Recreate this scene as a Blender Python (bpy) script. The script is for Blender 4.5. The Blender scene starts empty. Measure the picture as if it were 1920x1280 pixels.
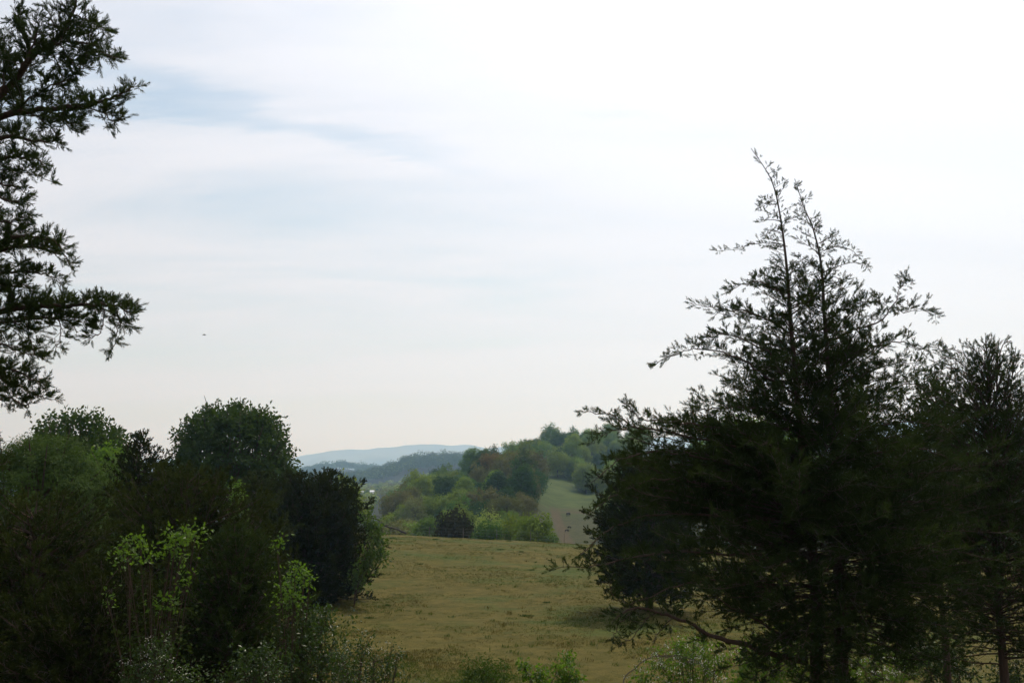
import bpy, math
import numpy as np

# ------------------------------------------------------------------ camera, sky, sun, exposure
sc = bpy.context.scene
COL = sc.collection
FPX = 1867.0                                   # focal length in pixels of a 1920 px wide frame
ROW0 = 905.0                                   # horizon row
PITCH = math.atan((ROW0 - 640) / FPX)
cam_d = bpy.data.cameras.new("camera"); cam = bpy.data.objects.new("camera", cam_d); COL.objects.link(cam)
cam_d.sensor_width = 36.0; cam_d.lens = FPX / 1920 * 36
cam_d.clip_start = 0.1; cam_d.clip_end = 30000
cam.location = (0, 0, 0); cam.rotation_euler = (math.pi / 2 + PITCH, 0, 0)
sc.camera = cam

SUN_EL, SUN_AZ = math.radians(52), math.radians(23)      # azimuth: clockwise from +Y
sun_dir = (math.sin(SUN_AZ) * math.cos(SUN_EL), math.cos(SUN_AZ) * math.cos(SUN_EL), math.sin(SUN_EL))
sd = bpy.data.lights.new("sun", 'SUN'); so = bpy.data.objects.new("sun", sd); COL.objects.link(so)
sd.energy = 3.6; sd.angle = math.radians(0.6); sd.color = (1.0, 0.93, 0.80)
so.rotation_euler = (math.pi / 2 - SUN_EL, 0, math.pi - SUN_AZ)

world = bpy.data.worlds.new("World"); sc.world = world; world.use_nodes = True
def build_world():
    nt = world.node_tree; N = nt.nodes; L = nt.links; N.clear()
    out = N.new('ShaderNodeOutputWorld'); bg = N.new('ShaderNodeBackground'); L.new(bg.outputs[0], out.inputs[0])
    sky = N.new('ShaderNodeTexSky'); sky.sky_type = 'NISHITA'; sky.sun_disc = False
    sky.sun_elevation = SUN_EL; sky.sun_rotation = SUN_AZ; sky.air_density = 1.4; sky.dust_density = 1.0
    bg.inputs['Strength'].default_value = 0.10
    tc = N.new('ShaderNodeTexCoord')
    def math_(op, a, b=None, clamp=False):
        m = N.new('ShaderNodeMath'); m.operation = op; m.use_clamp = clamp
        for i, v in enumerate((a, b)):
            if v is None: continue
            if isinstance(v, (int, float)): m.inputs[i].default_value = v
            else: L.new(v, m.inputs[i])
        return m.outputs[0]
    dot = N.new('ShaderNodeVectorMath'); dot.operation = 'DOT_PRODUCT'
    L.new(tc.outputs['Generated'], dot.inputs[0]); dot.inputs[1].default_value = sun_dir
    cosS = math_('MAXIMUM', dot.outputs['Value'], 0.0)
    # thin cloud veil: forward scattering makes it brighter near the sun
    rad = math_('ADD', math_('MULTIPLY', math_('POWER', cosS, 4.0), 4.6), 7.35)
    sep = N.new('ShaderNodeSeparateXYZ'); L.new(tc.outputs['Generated'], sep.inputs[0])
    zz = math_('ADD', math_('MAXIMUM', sep.outputs[2], 0.0), 0.16)
    comb = N.new('ShaderNodeCombineXYZ')
    L.new(math_('DIVIDE', sep.outputs[0], zz), comb.inputs[0]); L.new(math_('DIVIDE', sep.outputs[1], zz), comb.inputs[1])
    mp = N.new('ShaderNodeMapping'); mp.inputs['Rotation'].default_value = (0, 0, math.radians(24)); mp.inputs['Scale'].default_value = (0.55, 1.9, 1)
    mp.inputs['Location'].default_value = (0.35, 0.6, 0)
    L.new(comb.outputs[0], mp.inputs[0])
    n1 = N.new('ShaderNodeTexNoise'); n1.inputs['Scale'].default_value = 0.9; n1.inputs['Detail'].default_value = 7; n1.inputs['Roughness'].default_value = 0.52; n1.inputs['Distortion'].default_value = 0.7
    L.new(mp.outputs[0], n1.inputs['Vector'])
    n2 = N.new('ShaderNodeTexNoise'); n2.inputs['Scale'].default_value = 2.6; n2.inputs['Detail'].default_value = 6; n2.inputs['Roughness'].default_value = 0.6
    L.new(mp.outputs[0], n2.inputs['Vector'])
    nm = math_('ADD', math_('MULTIPLY', n1.outputs['Fac'], 0.8), math_('MULTIPLY', n2.outputs['Fac'], 0.2))
    # the veil is thinner to the north-west (left) and thicker towards the sun
    thick = math_('ADD', nm, math_('MULTIPLY', sep.outputs[0], 0.26))
    # two long soft gaps in the veil where the blue shows
    def plane(px, row):
        tx = (px - 960) / FPX; ty = (640 - row) / FPX; v = np.array((tx, math.cos(PITCH) - ty * math.sin(PITCH), math.sin(PITCH) + ty * math.cos(PITCH))); v /= np.linalg.norm(v)
        return v[:2] / (v[2] + 0.16)
    wob = math_('MULTIPLY', math_('SUBTRACT', n2.outputs['Fac'], 0.5), 0.5)
    for (a, b, wd, amt) in (((60, 105), (960, 325), 0.10, 0.11), ((560, 60), (1340, 245), 0.10, 0.08)):
        A, B = plane(*a), plane(*b); d = B - A; Ln = float(np.linalg.norm(d)); d = d / Ln; nn = (-d[1], d[0])
        def lin(c0, c1, off):
            return math_('SUBTRACT', math_('ADD', math_('MULTIPLY', comb_x, c0), math_('MULTIPLY', comb_y, c1)), off)
        comb_x = math_('DIVIDE', sep.outputs[0], zz); comb_y = math_('DIVIDE', sep.outputs[1], zz)
        dist = math_('ABSOLUTE', math_('ADD', lin(float(nn[0]), float(nn[1]), float(np.dot(A, nn))), wob)); al = math_('ABSOLUTE', lin(float(d[0]), float(d[1]), float(np.dot(A, d)) + Ln / 2))
        r1 = N.new('ShaderNodeMapRange'); r1.interpolation_type = 'SMOOTHERSTEP'; L.new(dist, r1.inputs['Value'])
        for k, v in zip(('From Min', 'From Max', 'To Min', 'To Max'), (0, wd, 1, 0)): r1.inputs[k].default_value = v
        r2 = N.new('ShaderNodeMapRange'); r2.interpolation_type = 'SMOOTHERSTEP'; L.new(al, r2.inputs['Value'])
        for k, v in zip(('From Min', 'From Max', 'To Min', 'To Max'), (Ln * 0.2, Ln * 0.6, amt, 0)): r2.inputs[k].default_value = v
        thick = math_('SUBTRACT', thick, math_('MULTIPLY', r1.outputs[0], r2.outputs[0]))
    mr = N.new('ShaderNodeMapRange'); mr.interpolation_type = 'SMOOTHSTEP'
    mr.inputs['From Min'].default_value = 0.20; mr.inputs['From Max'].default_value = 0.52
    mr.inputs['To Min'].default_value = 0.12; mr.inputs['To Max'].default_value = 0.97
    L.new(thick, mr.inputs['Value'])
    cc = N.new('ShaderNodeVectorMath'); cc.operation = 'SCALE'; cc.inputs[0].default_value = (0.972, 0.972, 1.06)
    tex = math_('MULTIPLY', rad, math_('ADD', math_('MULTIPLY', nm, 0.30), 0.85))
    L.new(tex, cc.inputs['Scale'])
    mx = N.new('ShaderNodeMix'); mx.data_type = 'RGBA'
    L.new(mr.outputs[0], mx.inputs['Factor']); L.new(sky.outputs[0], mx.inputs['A']); L.new(cc.outputs[0], mx.inputs['B'])
    L.new(mx.outputs['Result'], bg.inputs[0])
build_world()
sc.view_settings.view_transform = 'Standard'; sc.view_settings.look = 'None'
sc.view_settings.exposure = 0.0; sc.view_settings.gamma = 1.0
sc.cycles.max_bounces = 6; sc.cycles.diffuse_bounces = 3; sc.cycles.transmission_bounces = 3
sc.cycles.volume_bounces = 1; sc.cycles.transparent_max_bounces = 4
sc.cycles.use_denoising = True

# ------------------------------------------------------------------ helpers
def W(px, row, Y):
    """world point on the ray of an image column/row at forward distance Y"""
    tx = (px - 960) / FPX; ty = (640 - row) / FPX
    k = Y / (math.cos(PITCH) - ty * math.sin(PITCH))
    return np.array((tx * k, Y, (math.sin(PITCH) + ty * math.cos(PITCH)) * k))
def zrow(row, Y):
    return Y * math.tan(PITCH + math.atan((640 - row) / FPX))
def nrm(v): return v / np.maximum(np.linalg.norm(v, axis=-1, keepdims=True), 1e-9)
def tag(o, label=None, cat=None, group=None, kind=None):
    if label: o['label'] = label
    if cat: o['category'] = cat
    if group: o['group'] = group
    if kind: o['kind'] = kind
    return o
def empty(name, loc, label, cat, group=None):
    o = bpy.data.objects.new(name, None); COL.objects.link(o); o.location = tuple(float(v) for v in loc)
    o.empty_display_size = 0.2
    return tag(o, label, cat, group)

class MB:
    """collects vertices and quads, links them as one mesh"""
    def __init__(s): s.v = []; s.f = []; s.m = []; s.n = 0
    def add(s, v, f, mi=0):
        v = np.asarray(v, float).reshape(-1, 3); f = np.asarray(f, int).reshape(-1, 4)
        s.v.append(v); s.f.append(f + s.n); s.m.append(np.full(len(f), mi)); s.n += len(v)
    def tube(s, pts, rad, n=6, mi=0, cap=True):
        pts = np.asarray(pts, float); k = len(pts)
        t = nrm(np.gradient(pts, axis=0)); ref = np.array((0.13, 0.27, 1.0)) if abs(t[0][2]) < 0.9 else np.array((1.0, 0.2, 0.1))
        a = nrm(np.cross(t, ref)); b = np.cross(t, a); ang = np.arange(n) * 2 * math.pi / n
        ring = (a[:, None] * np.cos(ang)[None, :, None] + b[:, None] * np.sin(ang)[None, :, None]) * np.asarray(rad, float)[:, None, None] + pts[:, None]
        i = np.arange(k - 1)[:, None] * n; j = np.arange(n)[None]
        f = np.stack([i + j, i + (j + 1) % n, i + n + (j + 1) % n, i + n + j], -1).reshape(-1, 4)
        s.add(ring.reshape(-1, 3), f, mi)
    def prisms(s, p0, p1, r0, r1, mi=0):
        """many 3-sided twigs at once"""
        N = len(p0); d = nrm(p1 - p0); a = nrm(np.cross(d, np.array((0.31, 0.22, 0.93)))); b = np.cross(d, a)
        V = np.empty((N, 6, 3)); r0 = np.broadcast_to(r0, N)[:, None]; r1 = np.broadcast_to(r1, N)[:, None]
        for k in range(3):
            u = a * math.cos(k * 2.094) + b * math.sin(k * 2.094)
            V[:, k] = p0 + u * r0; V[:, 3 + k] = p1 + u * r1
        base = (np.arange(N) * 6)[:, None, None]
        f = base + np.array([[0, 1, 4, 3], [1, 2, 5, 4], [2, 0, 3, 5]])[None]
        s.add(V.reshape(-1, 3), f.reshape(-1, 4), mi)
    def stamp(s, tv, tf, pos, X, Yv, Z, scale, mi=0):
        """stamp a template at many places: X, Yv, Z are the frames"""
        tv = np.asarray(tv, float); N = len(pos); sc_ = np.broadcast_to(scale, (N,))[:, None, None]
        V = pos[:, None] + sc_ * (X[:, None] * tv[None, :, 0:1] + Yv[:, None] * tv[None, :, 1:2] + Z[:, None] * tv[None, :, 2:3])
        f = (np.arange(N) * len(tv))[:, None, None] + np.asarray(tf)[None]
        s.add(V.reshape(-1, 3), f.reshape(-1, 4), mi)
    def mesh(s, name, mats, smooth=False, origin=None):
        me = bpy.data.meshes.new(name); v = np.concatenate(s.v)
        if origin is not None: v = v - np.asarray(origin)[None]
        f = np.concatenate(s.f); m = np.concatenate(s.m)
        me.vertices.add(len(v)); me.vertices.foreach_set('co', v.astype(np.float32).ravel())
        me.loops.add(f.size); me.loops.foreach_set('vertex_index', f.astype(np.int32).ravel())
        me.polygons.add(len(f)); me.polygons.foreach_set('loop_start', (np.arange(len(f)) * 4).astype(np.int32))
        for q in mats: me.materials.append(q)
        me.polygons.foreach_set('material_index', m.astype(np.int32))
        me.polygons.foreach_set('use_smooth', np.full(len(f), smooth))
        me.update(calc_edges=True); return me
    def build(s, name, mats, parent=None, smooth=False, origin=None):
        if parent is not None: origin = np.array(parent.location)
        o = bpy.data.objects.new(name, s.mesh(name, mats, smooth, origin)); COL.objects.link(o)
        if parent is not None: o.parent = parent
        elif origin is not None: o.location = tuple(origin)
        return o

def frames(D, rng):
    D = nrm(D); r = rng.normal(size=D.shape); U = nrm(np.cross(D, r)); return D, U, np.cross(D, U)

# ------------------------------------------------------------------ materials
def mat_leaf(name, c1, c2, trans=0.35, scale=3.0, rough=0.55, spec=0.25, objvar=0.0, fine=None, tcol=(1.15, 1.25, 0.55)):
    m = bpy.data.materials.new(name); m.use_nodes = True; nt = m.node_tree; N = nt.nodes; L = nt.links; N.clear()
    out = N.new('ShaderNodeOutputMaterial'); pr = N.new('ShaderNodeBsdfPrincipled'); tr = N.new('ShaderNodeBsdfTranslucent'); mix = N.new('ShaderNodeMixShader')
    pr.inputs['Roughness'].default_value = rough; pr.inputs['Specular IOR Level'].default_value = spec
    tc = N.new('ShaderNodeTexCoord'); n = N.new('ShaderNodeTexNoise'); n.inputs['Scale'].default_value = scale; n.inputs['Detail'].default_value = 5; n.inputs['Roughness'].default_value = 0.65
    L.new(tc.outputs['Object'], n.inputs['Vector'])
    mr = N.new('ShaderNodeMapRange'); mr.inputs['From Min'].default_value = 0.3; mr.inputs['From Max'].default_value = 0.7
    L.new(n.outputs['Fac'], mr.inputs['Value'])
    cm = N.new('ShaderNodeMix'); cm.data_type = 'RGBA'; cm.inputs['A'].default_value = (*c1, 1); cm.inputs['B'].default_value = (*c2, 1)
    L.new(mr.outputs[0], cm.inputs['Factor']); col = cm.outputs['Result']
    if objvar:
        oi = N.new('ShaderNodeObjectInfo'); hs = N.new('ShaderNodeHueSaturation')
        a = N.new('ShaderNodeMapRange'); a.inputs['To Min'].default_value = 0.5 - 0.035 * objvar; a.inputs['To Max'].default_value = 0.5 + 0.03 * objvar
        b = N.new('ShaderNodeMapRange'); b.inputs['To Min'].default_value = 1 - 0.35 * objvar; b.inputs['To Max'].default_value = 1 + 0.35 * objvar
        w = N.new('ShaderNodeMath'); w.operation = 'FRACT'; w2 = N.new('ShaderNodeMath'); w2.operation = 'MULTIPLY'; w2.inputs[1].default_value = 7.31
        L.new(oi.outputs['Random'], a.inputs['Value']); L.new(oi.outputs['Random'], w2.inputs[0]); L.new(w2.outputs[0], w.inputs[0]); L.new(w.outputs[0], b.inputs['Value'])
        L.new(a.outputs[0], hs.inputs['Hue']); L.new(b.outputs[0], hs.inputs['Value']); L.new(col, hs.inputs['Color']); col = hs.outputs[0]
    L.new(col, pr.inputs['Base Color'])
    tm = N.new('ShaderNodeMix'); tm.data_type = 'RGBA'; tm.blend_type = 'MULTIPLY'; tm.inputs['Factor'].default_value = 1; tm.inputs['B'].default_value = (*tcol, 1)
    L.new(col, tm.inputs['A']); L.new(tm.outputs['Result'], tr.inputs['Color'])
    mix.inputs[0].default_value = trans; L.new(pr.outputs[0], mix.inputs[1]); L.new(tr.outputs[0], mix.inputs[2]); L.new(mix.outputs[0], out.inputs[0])
    return m
def mat_bark(name, c1, c2, scale=6.0, stretch=0.15):
    m = bpy.data.materials.new(name); m.use_nodes = True; nt = m.node_tree; N = nt.nodes; L = nt.links
    pr = N['Principled BSDF']; pr.inputs['Roughness'].default_value = 0.9; pr.inputs['Specular IOR Level'].default_value = 0.1
    tc = N.new('ShaderNodeTexCoord'); mp = N.new('ShaderNodeMapping'); mp.inputs['Scale'].default_value = (1, 1, stretch)
    n = N.new('ShaderNodeTexNoise'); n.inputs['Scale'].default_value = scale * 5; n.inputs['Detail'].default_value = 6
    L.new(tc.outputs['Object'], mp.inputs[0]); L.new(mp.outputs[0], n.inputs['Vector'])
    cr = N.new('ShaderNodeMix'); cr.data_type = 'RGBA'; cr.inputs['A'].default_value = (*c1, 1); cr.inputs['B'].default_value = (*c2, 1)
    L.new(n.outputs['Fac'], cr.inputs['Factor']); L.new(cr.outputs['Result'], pr.inputs['Base Color'])
    b = N.new('ShaderNodeBump'); b.inputs['Strength'].default_value = 0.7; b.inputs['Distance'].default_value = 0.03
    L.new(n.outputs['Fac'], b.inputs['Height']); L.new(b.outputs[0], pr.inputs['Normal'])
    return m
def mat_plain(name, c, rough=0.8, var=0.3, scale=8):
    m = bpy.data.materials.new(name); m.use_nodes = True; nt = m.node_tree; N = nt.nodes; L = nt.links
    pr = N['Principled BSDF']; pr.inputs['Roughness'].default_value = rough
    tc = N.new('ShaderNodeTexCoord'); n = N.new('ShaderNodeTexNoise'); n.inputs['Scale'].default_value = scale; n.inputs['Detail'].default_value = 4
    L.new(tc.outputs['Object'], n.inputs['Vector'])
    cr = N.new('ShaderNodeMix'); cr.data_type = 'RGBA'; cr.inputs['A'].default_value = (*[q * (1 - var) for q in c], 1); cr.inputs['B'].default_value = (*[min(1, q * (1 + var)) for q in c], 1)
    L.new(n.outputs['Fac'], cr.inputs['Factor']); L.new(cr.outputs['Result'], pr.inputs['Base Color']); return m

M = {}
M['cedar'] = mat_leaf('cedar_scale_leaves', (0.018, 0.030, 0.008), (0.042, 0.060, 0.015), trans=0.2, scale=2.2, rough=0.8, spec=0.05)
M['cedar_bronze'] = mat_leaf('bronze_cedar_leaves', (0.018, 0.026, 0.007), (0.044, 0.054, 0.013), trans=0.2, scale=1.1, rough=0.85, spec=0.04)
M['cedar_dark'] = mat_leaf('dark_cedar_leaves', (0.015, 0.021, 0.005), (0.033, 0.041, 0.009), trans=0.14, scale=1.5, rough=0.9, spec=0.03)
M['oak'] = mat_leaf('dark_broad_leaves', (0.024, 0.045, 0.010), (0.052, 0.085, 0.017), trans=0.35, scale=1.3, rough=0.6, spec=0.12)
M['bright'] = mat_leaf('fresh_green_leaves', (0.050, 0.105, 0.012), (0.11, 0.18, 0.022), trans=0.5, scale=3.0, rough=0.5, spec=0.25)
M['mid'] = mat_leaf('mid_green_leaves', (0.035, 0.065, 0.014), (0.08, 0.13, 0.024), trans=0.45, scale=2.0, rough=0.55, spec=0.2)
M['feather'] = mat_leaf('feathery_green_foliage', (0.036, 0.066, 0.011), (0.068, 0.110, 0.018), trans=0.3, scale=1.2, rough=0.7, spec=0.1)
M['shrub'] = mat_leaf('glossy_shrub_leaves', (0.022, 0.040, 0.009), (0.052, 0.088, 0.018), trans=0.35, scale=3.0, rough=0.4, spec=0.28)
M['blossom'] = mat_leaf('white_blossom_and_glint', (0.55, 0.52, 0.45), (0.75, 0.73, 0.68), trans=0.4, scale=4, rough=0.6, tcol=(1, 1, 1))
M['bark'] = mat_bark('cedar_bark', (0.030, 0.020, 0.014), (0.095, 0.062, 0.045))
M['twig'] = mat_bark('grey_twig', (0.05, 0.042, 0.032), (0.12, 0.10, 0.08), stretch=1)
M['dead'] = mat_bark('dead_wood', (0.035, 0.030, 0.026), (0.08, 0.07, 0.06), stretch=1)
FC = {'green': ((0.030, 0.050, 0.016), (0.062, 0.092, 0.026)), 'yellow': ((0.055, 0.070, 0.018), (0.11, 0.125, 0.030)),
      'deep': ((0.014, 0.026, 0.011), (0.030, 0.048, 0.017)), 'brown': ((0.050, 0.042, 0.026), (0.082, 0.070, 0.040)),
      'russet': ((0.060, 0.036, 0.026), (0.092, 0.056, 0.036)), 'pale': ((0.085, 0.10, 0.050), (0.15, 0.165, 0.085)),
      'blackish': ((0.012, 0.012, 0.009), (0.024, 0.021, 0.014)), 'grey': ((0.060, 0.058, 0.045), (0.10, 0.095, 0.070))}
for k, (a, b) in FC.items():
    a = tuple(q * w for q, w in zip(a, (1.75, 2.05, 1.05))); b = tuple(q * w for q, w in zip(b, (1.75, 2.05, 1.05)))
    M['f_' + k] = mat_leaf('hill_' + k + '_foliage', a, b, trans=0.3, scale=0.35, rough=0.7, spec=0.08, objvar=0.6)

# ------------------------------------------------------------------ ground
PXC = np.array([-600, 300, 560, 640, 700, 780, 850, 920, 980, 1040, 1100, 1250, 1600, 2400.])
def Z(rows, Y): return np.array([zrow(r, Y) for r in rows])
crest_rows = [985, 990, 993, 996, 1000, 1003.5, 1006.5, 1010, 1013, 1016, 1019, 1024, 1035, 1050]
KN = [(-400, np.full(14, -1.0)), (-40, np.full(14, -1.7)), (0, np.full(14, -1.9)), (8, np.full(14, -3.6)), (16, np.full(14, -4.9)),
      (26, np.full(14, -5.35)), (50, np.full(14, -5.75)), (75, Z([1012 + (r - 1000) * 0.95 for r in crest_rows], 75) - 0.35),
      (90, Z(crest_rows, 90)), (98, Z(crest_rows, 98) - 0.4), (130, np.array([-12] * 9 + [-11.5, -11, -10, -10, -10.])),
      (180, np.array([-17, -17, -17, -17, -17, -14, -12, -11, -10.5, -10.6, -10.8, -10, -9, -9.])),
      (220, np.array([-20, -20, -20, -19, -18, zrow(1000, 220), zrow(972, 220), zrow(952, 220), zrow(952, 220), zrow(984, 220), zrow(986, 220), zrow(975, 220), -7, -7])),
      (270, np.array([-20, -20, -20, -19, -18, zrow(968, 270), zrow(938, 270), zrow(912, 270), zrow(912, 270), zrow(942, 270), zrow(946, 270), zrow(930, 270), -2, -2])),
      (330, np.array([-18, -18, -19, -19, -17, zrow(950, 330), zrow(926, 330), zrow(898, 330), zrow(892, 330), zrow(903, 330), zrow(918, 330), zrow(900, 330), 2, 2])),
      (420, np.array([-18, -18, -18, -18, -16, zrow(955, 420), zrow(936, 420), zrow(908, 420), zrow(872, 420), zrow(854, 420), zrow(853, 420), zrow(843, 420), 12, 12])),
      (520, np.array([-16, -16, -16, -16, -14, -12, -10, -4, 5, 12, 12, 13, 15, 15.])),
      (650, np.array([-12, -12, -11, -11, -10, -10, -11, -12, -8, -2, 0, 3, 5, 5.])),
      (1150, Z([918, 918, 925, 923, 915, 905, 900, 900, 900, 900, 900, 895, 890, 890], 1150)),
      (1500, Z([895, 895, 905, 906, 898, 870, 867, 872, 876, 878, 878, 870, 860, 860], 1500)),
      (1800, Z([910] * 14, 1800)), (2300, Z([888, 888, 890, 877, 885, 893, 895, 895, 895, 895, 890, 885, 880, 880], 2300)),
      (3000, np.full(14, -10.)), (4200, np.full(14, -15.)), (14000, np.full(14, -15.))]
KY = np.array([k[0] for k in KN], float); KZ = np.array([k[1] for k in KN])
def vnoise(x, y, seed=0):
    """smooth value noise on arrays"""
    xi = np.floor(x).astype(int); yi = np.floor(y).astype(int); fx = x - xi; fy = y - yi
    fx = fx * fx * (3 - 2 * fx); fy = fy * fy * (3 - 2 * fy)
    def h(a, b):
        n = (a * 374761393 + b * 668265263 + seed * 974711) & 0x7fffffff
        n = ((n ^ (n >> 13)) * 1274126177) & 0x7fffffff
        return (n ^ (n >> 16)) / 0x7fffffff
    return (h(xi, yi) * (1 - fx) + h(xi + 1, yi) * fx) * (1 - fy) + (h(xi, yi + 1) * (1 - fx) + h(xi + 1, yi + 1) * fx) * fy
def ground(x, y):
    x = np.asarray(x, float); y = np.asarray(y, float)
    px = np.clip(960 + FPX * x / np.maximum(y, 30), PXC[0], PXC[-1] - 1e-6)
    ci = np.clip(np.searchsorted(PXC, px, side='right') - 1, 0, len(PXC) - 2); cf = (px - PXC[ci]) / (PXC[ci + 1] - PXC[ci]); cf = cf * cf * (3 - 2 * cf) * 0.5 + cf * 0.5
    yy = np.clip(y, KY[0], KY[-1] - 1e-3); ki = np.clip(np.searchsorted(KY, yy, side='right') - 1, 0, len(KY) - 2)
    def at(k):
        k = np.clip(k, 0, len(KY) - 1); return KZ[k, ci] * (1 - cf) + KZ[k, ci + 1] * cf
    y0, y1 = KY[ki], KY[ki + 1]; h = y1 - y0; t = (yy - y0) / h
    ym, yp = KY[np.maximum(ki - 1, 0)], KY[np.minimum(ki + 2, len(KY) - 1)]
    p0, p1, pm, pp = at(ki), at(ki + 1), at(ki - 1), at(ki + 2)
    m0 = (p1 - pm) / np.maximum(y1 - ym, 1e-6) * h * 0.8; m1 = (pp - p0) / np.maximum(yp - y0, 1e-6) * h * 0.8
    z = (2 * t**3 - 3 * t**2 + 1) * p0 + (t**3 - 2 * t**2 + t) * m0 + (-2 * t**3 + 3 * t**2) * p1 + (t**3 - t**2) * m1
    b = (vnoise(x / 6, y / 6, 1) - 0.5) * 0.22 + (vnoise(x / 2.1, y / 2.1, 2) - 0.5) * 0.10 + (vnoise(x / 0.7, y / 0.7, 3) - 0.5) * 0.05
    return z + b * np.where((y > 10) & (y < 110), 1, 0.3)
def gz(x, y): return float(ground(np.array([x]), np.array([y]))[0])

def build_ground():
    ys = np.concatenate([np.linspace(-400, 8, 18)[:-1], np.arange(8, 24, 0.8), np.arange(24, 112, 0.30), np.geomspace(112, 600, 90), np.geomspace(620, 13800, 64)])
    us = np.concatenate([-np.geomspace(0.62, 4, 12)[::-1], np.linspace(-0.6, 0.6, 240), np.geomspace(0.62, 4, 12)])
    w = np.where(ys > 30, ys, 30 + np.maximum(0, -ys) * 0.5)
    X = us[None] * w[:, None]; Yg = np.repeat(ys[:, None], len(us), 1); Zg = ground(X, Yg)
    n = len(us); i = np.arange(len(ys) - 1)[:, None] * n; j = np.arange(n - 1)[None]
    f = np.stack([i + j, i + j + 1, i + n + j + 1, i + n + j], -1)
    mb = MB(); mb.add(np.stack([X, Yg, Zg], -1), f)
    m = bpy.data.materials.new('pasture_ground'); m.use_nodes = True; nt = m.node_tree; N = nt.nodes; L = nt.links
    pr = N['Principled BSDF']; pr.inputs['Roughness'].default_value = 0.95; pr.inputs['Specular IOR Level'].default_value = 0.08
    geo = N.new('ShaderNodeNewGeometry'); sep = N.new('ShaderNodeSeparateXYZ'); L.new(geo.outputs['Position'], sep.inputs[0])
    def noise(s, d=6, r=0.6, st=(1, 1, 1), dist=0):
        mp = N.new('ShaderNodeMapping'); mp.inputs['Scale'].default_value = st; L.new(geo.outputs['Position'], mp.inputs[0])
        n = N.new('ShaderNodeTexNoise'); n.inputs['Scale'].default_value = s; n.inputs['Detail'].default_value = d; n.inputs['Roughness'].default_value = r; n.inputs['Distortion'].default_value = dist
        L.new(mp.outputs[0], n.inputs['Vector']); return n.outputs['Fac']
    def rng_(v, a, b, c=0, d=1):
        q = N.new('ShaderNodeMapRange'); q.interpolation_type = 'SMOOTHSTEP'; L.new(v, q.inputs['Value'])
        for k, val in zip(('From Min', 'From Max', 'To Min', 'To Max'), (a, b, c, d)): q.inputs[k].default_value = val
        return q.outputs[0]
    def mix(f, a, b, bt='MIX'):
        q = N.new('ShaderNodeMix'); q.data_type = 'RGBA'; q.blend_type = bt
        if isinstance(f, float): q.inputs['Factor'].default_value = f
        else: L.new(f, q.inputs['Factor'])
        for k, v in (('A', a), ('B', b)):
            if isinstance(v, tuple): q.inputs[k].default_value = (*v, 1)
            else: L.new(v, q.inputs[k])
        return q.outputs['Result']
    def mul(a, b):
        q = N.new('ShaderNodeMath'); q.operation = 'MULTIPLY'; L.new(a, q.inputs[0]); L.new(b, q.inputs[1]); return q.outputs[0]
    straw = mix(rng_(noise(1.3, 8, 0.7), 0.35, 0.68), (0.060, 0.056, 0.009), (0.106, 0.086, 0.020))
    grn = mix(rng_(noise(4, 5, 0.6), 0.35, 0.65), (0.036, 0.056, 0.010), (0.060, 0.080, 0.014))
    near = mix(rng_(noise(0.16, 8, 0.72, (0.7, 1.0, 1)), 0.47, 0.66), straw, grn)
    near = mix(rng_(noise(2.2, 6, 0.75, (0.6, 1.3, 1)), 0.60, 0.74, 0, 0.6), near, (0.026, 0.029, 0.010))
    far = mix(rng_(noise(0.16, 8, 0.7), 0.35, 0.65), (0.036, 0.056, 0.014), (0.062, 0.084, 0.020))
    dirt = mix(rng_(noise(0.5, 5), 0.3, 0.7), (0.036, 0.042, 0.016), (0.054, 0.056, 0.022))
    red = mix(rng_(noise(0.8, 4), 0.3, 0.7), (0.072, 0.054, 0.030), (0.054, 0.048, 0.022))
    d_mask = mul(rng_(sep.outputs[1], 228, 258, 1, 0), rng_(sep.outputs[1], 150, 160, 0, 1))
    far = mix(mul(d_mask, rng_(noise(0.035, 5, 0.6), 0.25, 0.5)), far, dirt)
    band = mul(rng_(sep.outputs[1], 242, 250, 0, 1), rng_(sep.outputs[1], 254, 264, 1, 0))
    far = mix(mul(band, rng_(noise(0.12, 5, 0.6), 0.42, 0.62)), far, red)
    # worn cattle track running up the far slope
    tr = N.new('ShaderNodeMath'); tr.operation = 'MULTIPLY'; tr.inputs[1].default_value = 0.0075; L.new(sep.outputs[1], tr.inputs[0])
    dx = N.new('ShaderNodeMath'); dx.operation = 'SUBTRACT'; L.new(sep.outputs[0], dx.inputs[0])
    tk = N.new('ShaderNodeMath'); tk.operation = 'ADD'; tk.inputs[1].default_value = 8.7; L.new(tr.outputs[0], tk.inputs[0]); L.new(tk.outputs[0], dx.inputs[1])
    ab = N.new('ShaderNodeMath'); ab.operation = 'ABSOLUTE'; L.new(dx.outputs[0], ab.inputs[0])
    track = mul(rng_(ab.outputs[0], 0.6, 1.6, 1, 0), mul(rng_(sep.outputs[1], 150, 170, 0, 1), rng_(sep.outputs[1], 245, 262, 1, 0)))
    far = mix(track, far, red)
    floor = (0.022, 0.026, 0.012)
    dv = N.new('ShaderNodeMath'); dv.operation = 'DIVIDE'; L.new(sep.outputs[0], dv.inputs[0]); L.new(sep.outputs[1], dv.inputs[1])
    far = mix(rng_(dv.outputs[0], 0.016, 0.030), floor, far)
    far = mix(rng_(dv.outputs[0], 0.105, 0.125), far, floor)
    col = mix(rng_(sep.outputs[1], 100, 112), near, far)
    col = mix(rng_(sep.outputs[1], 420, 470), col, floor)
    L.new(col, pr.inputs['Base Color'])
    bmp = N.new('ShaderNodeBump'); bmp.inputs['Strength'].default_value = 0.8; bmp.inputs['Distance'].default_value = 0.12
    L.new(noise(7, 8, 0.75), bmp.inputs['Height']); L.new(bmp.outputs[0], pr.inputs['Normal'])
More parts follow.
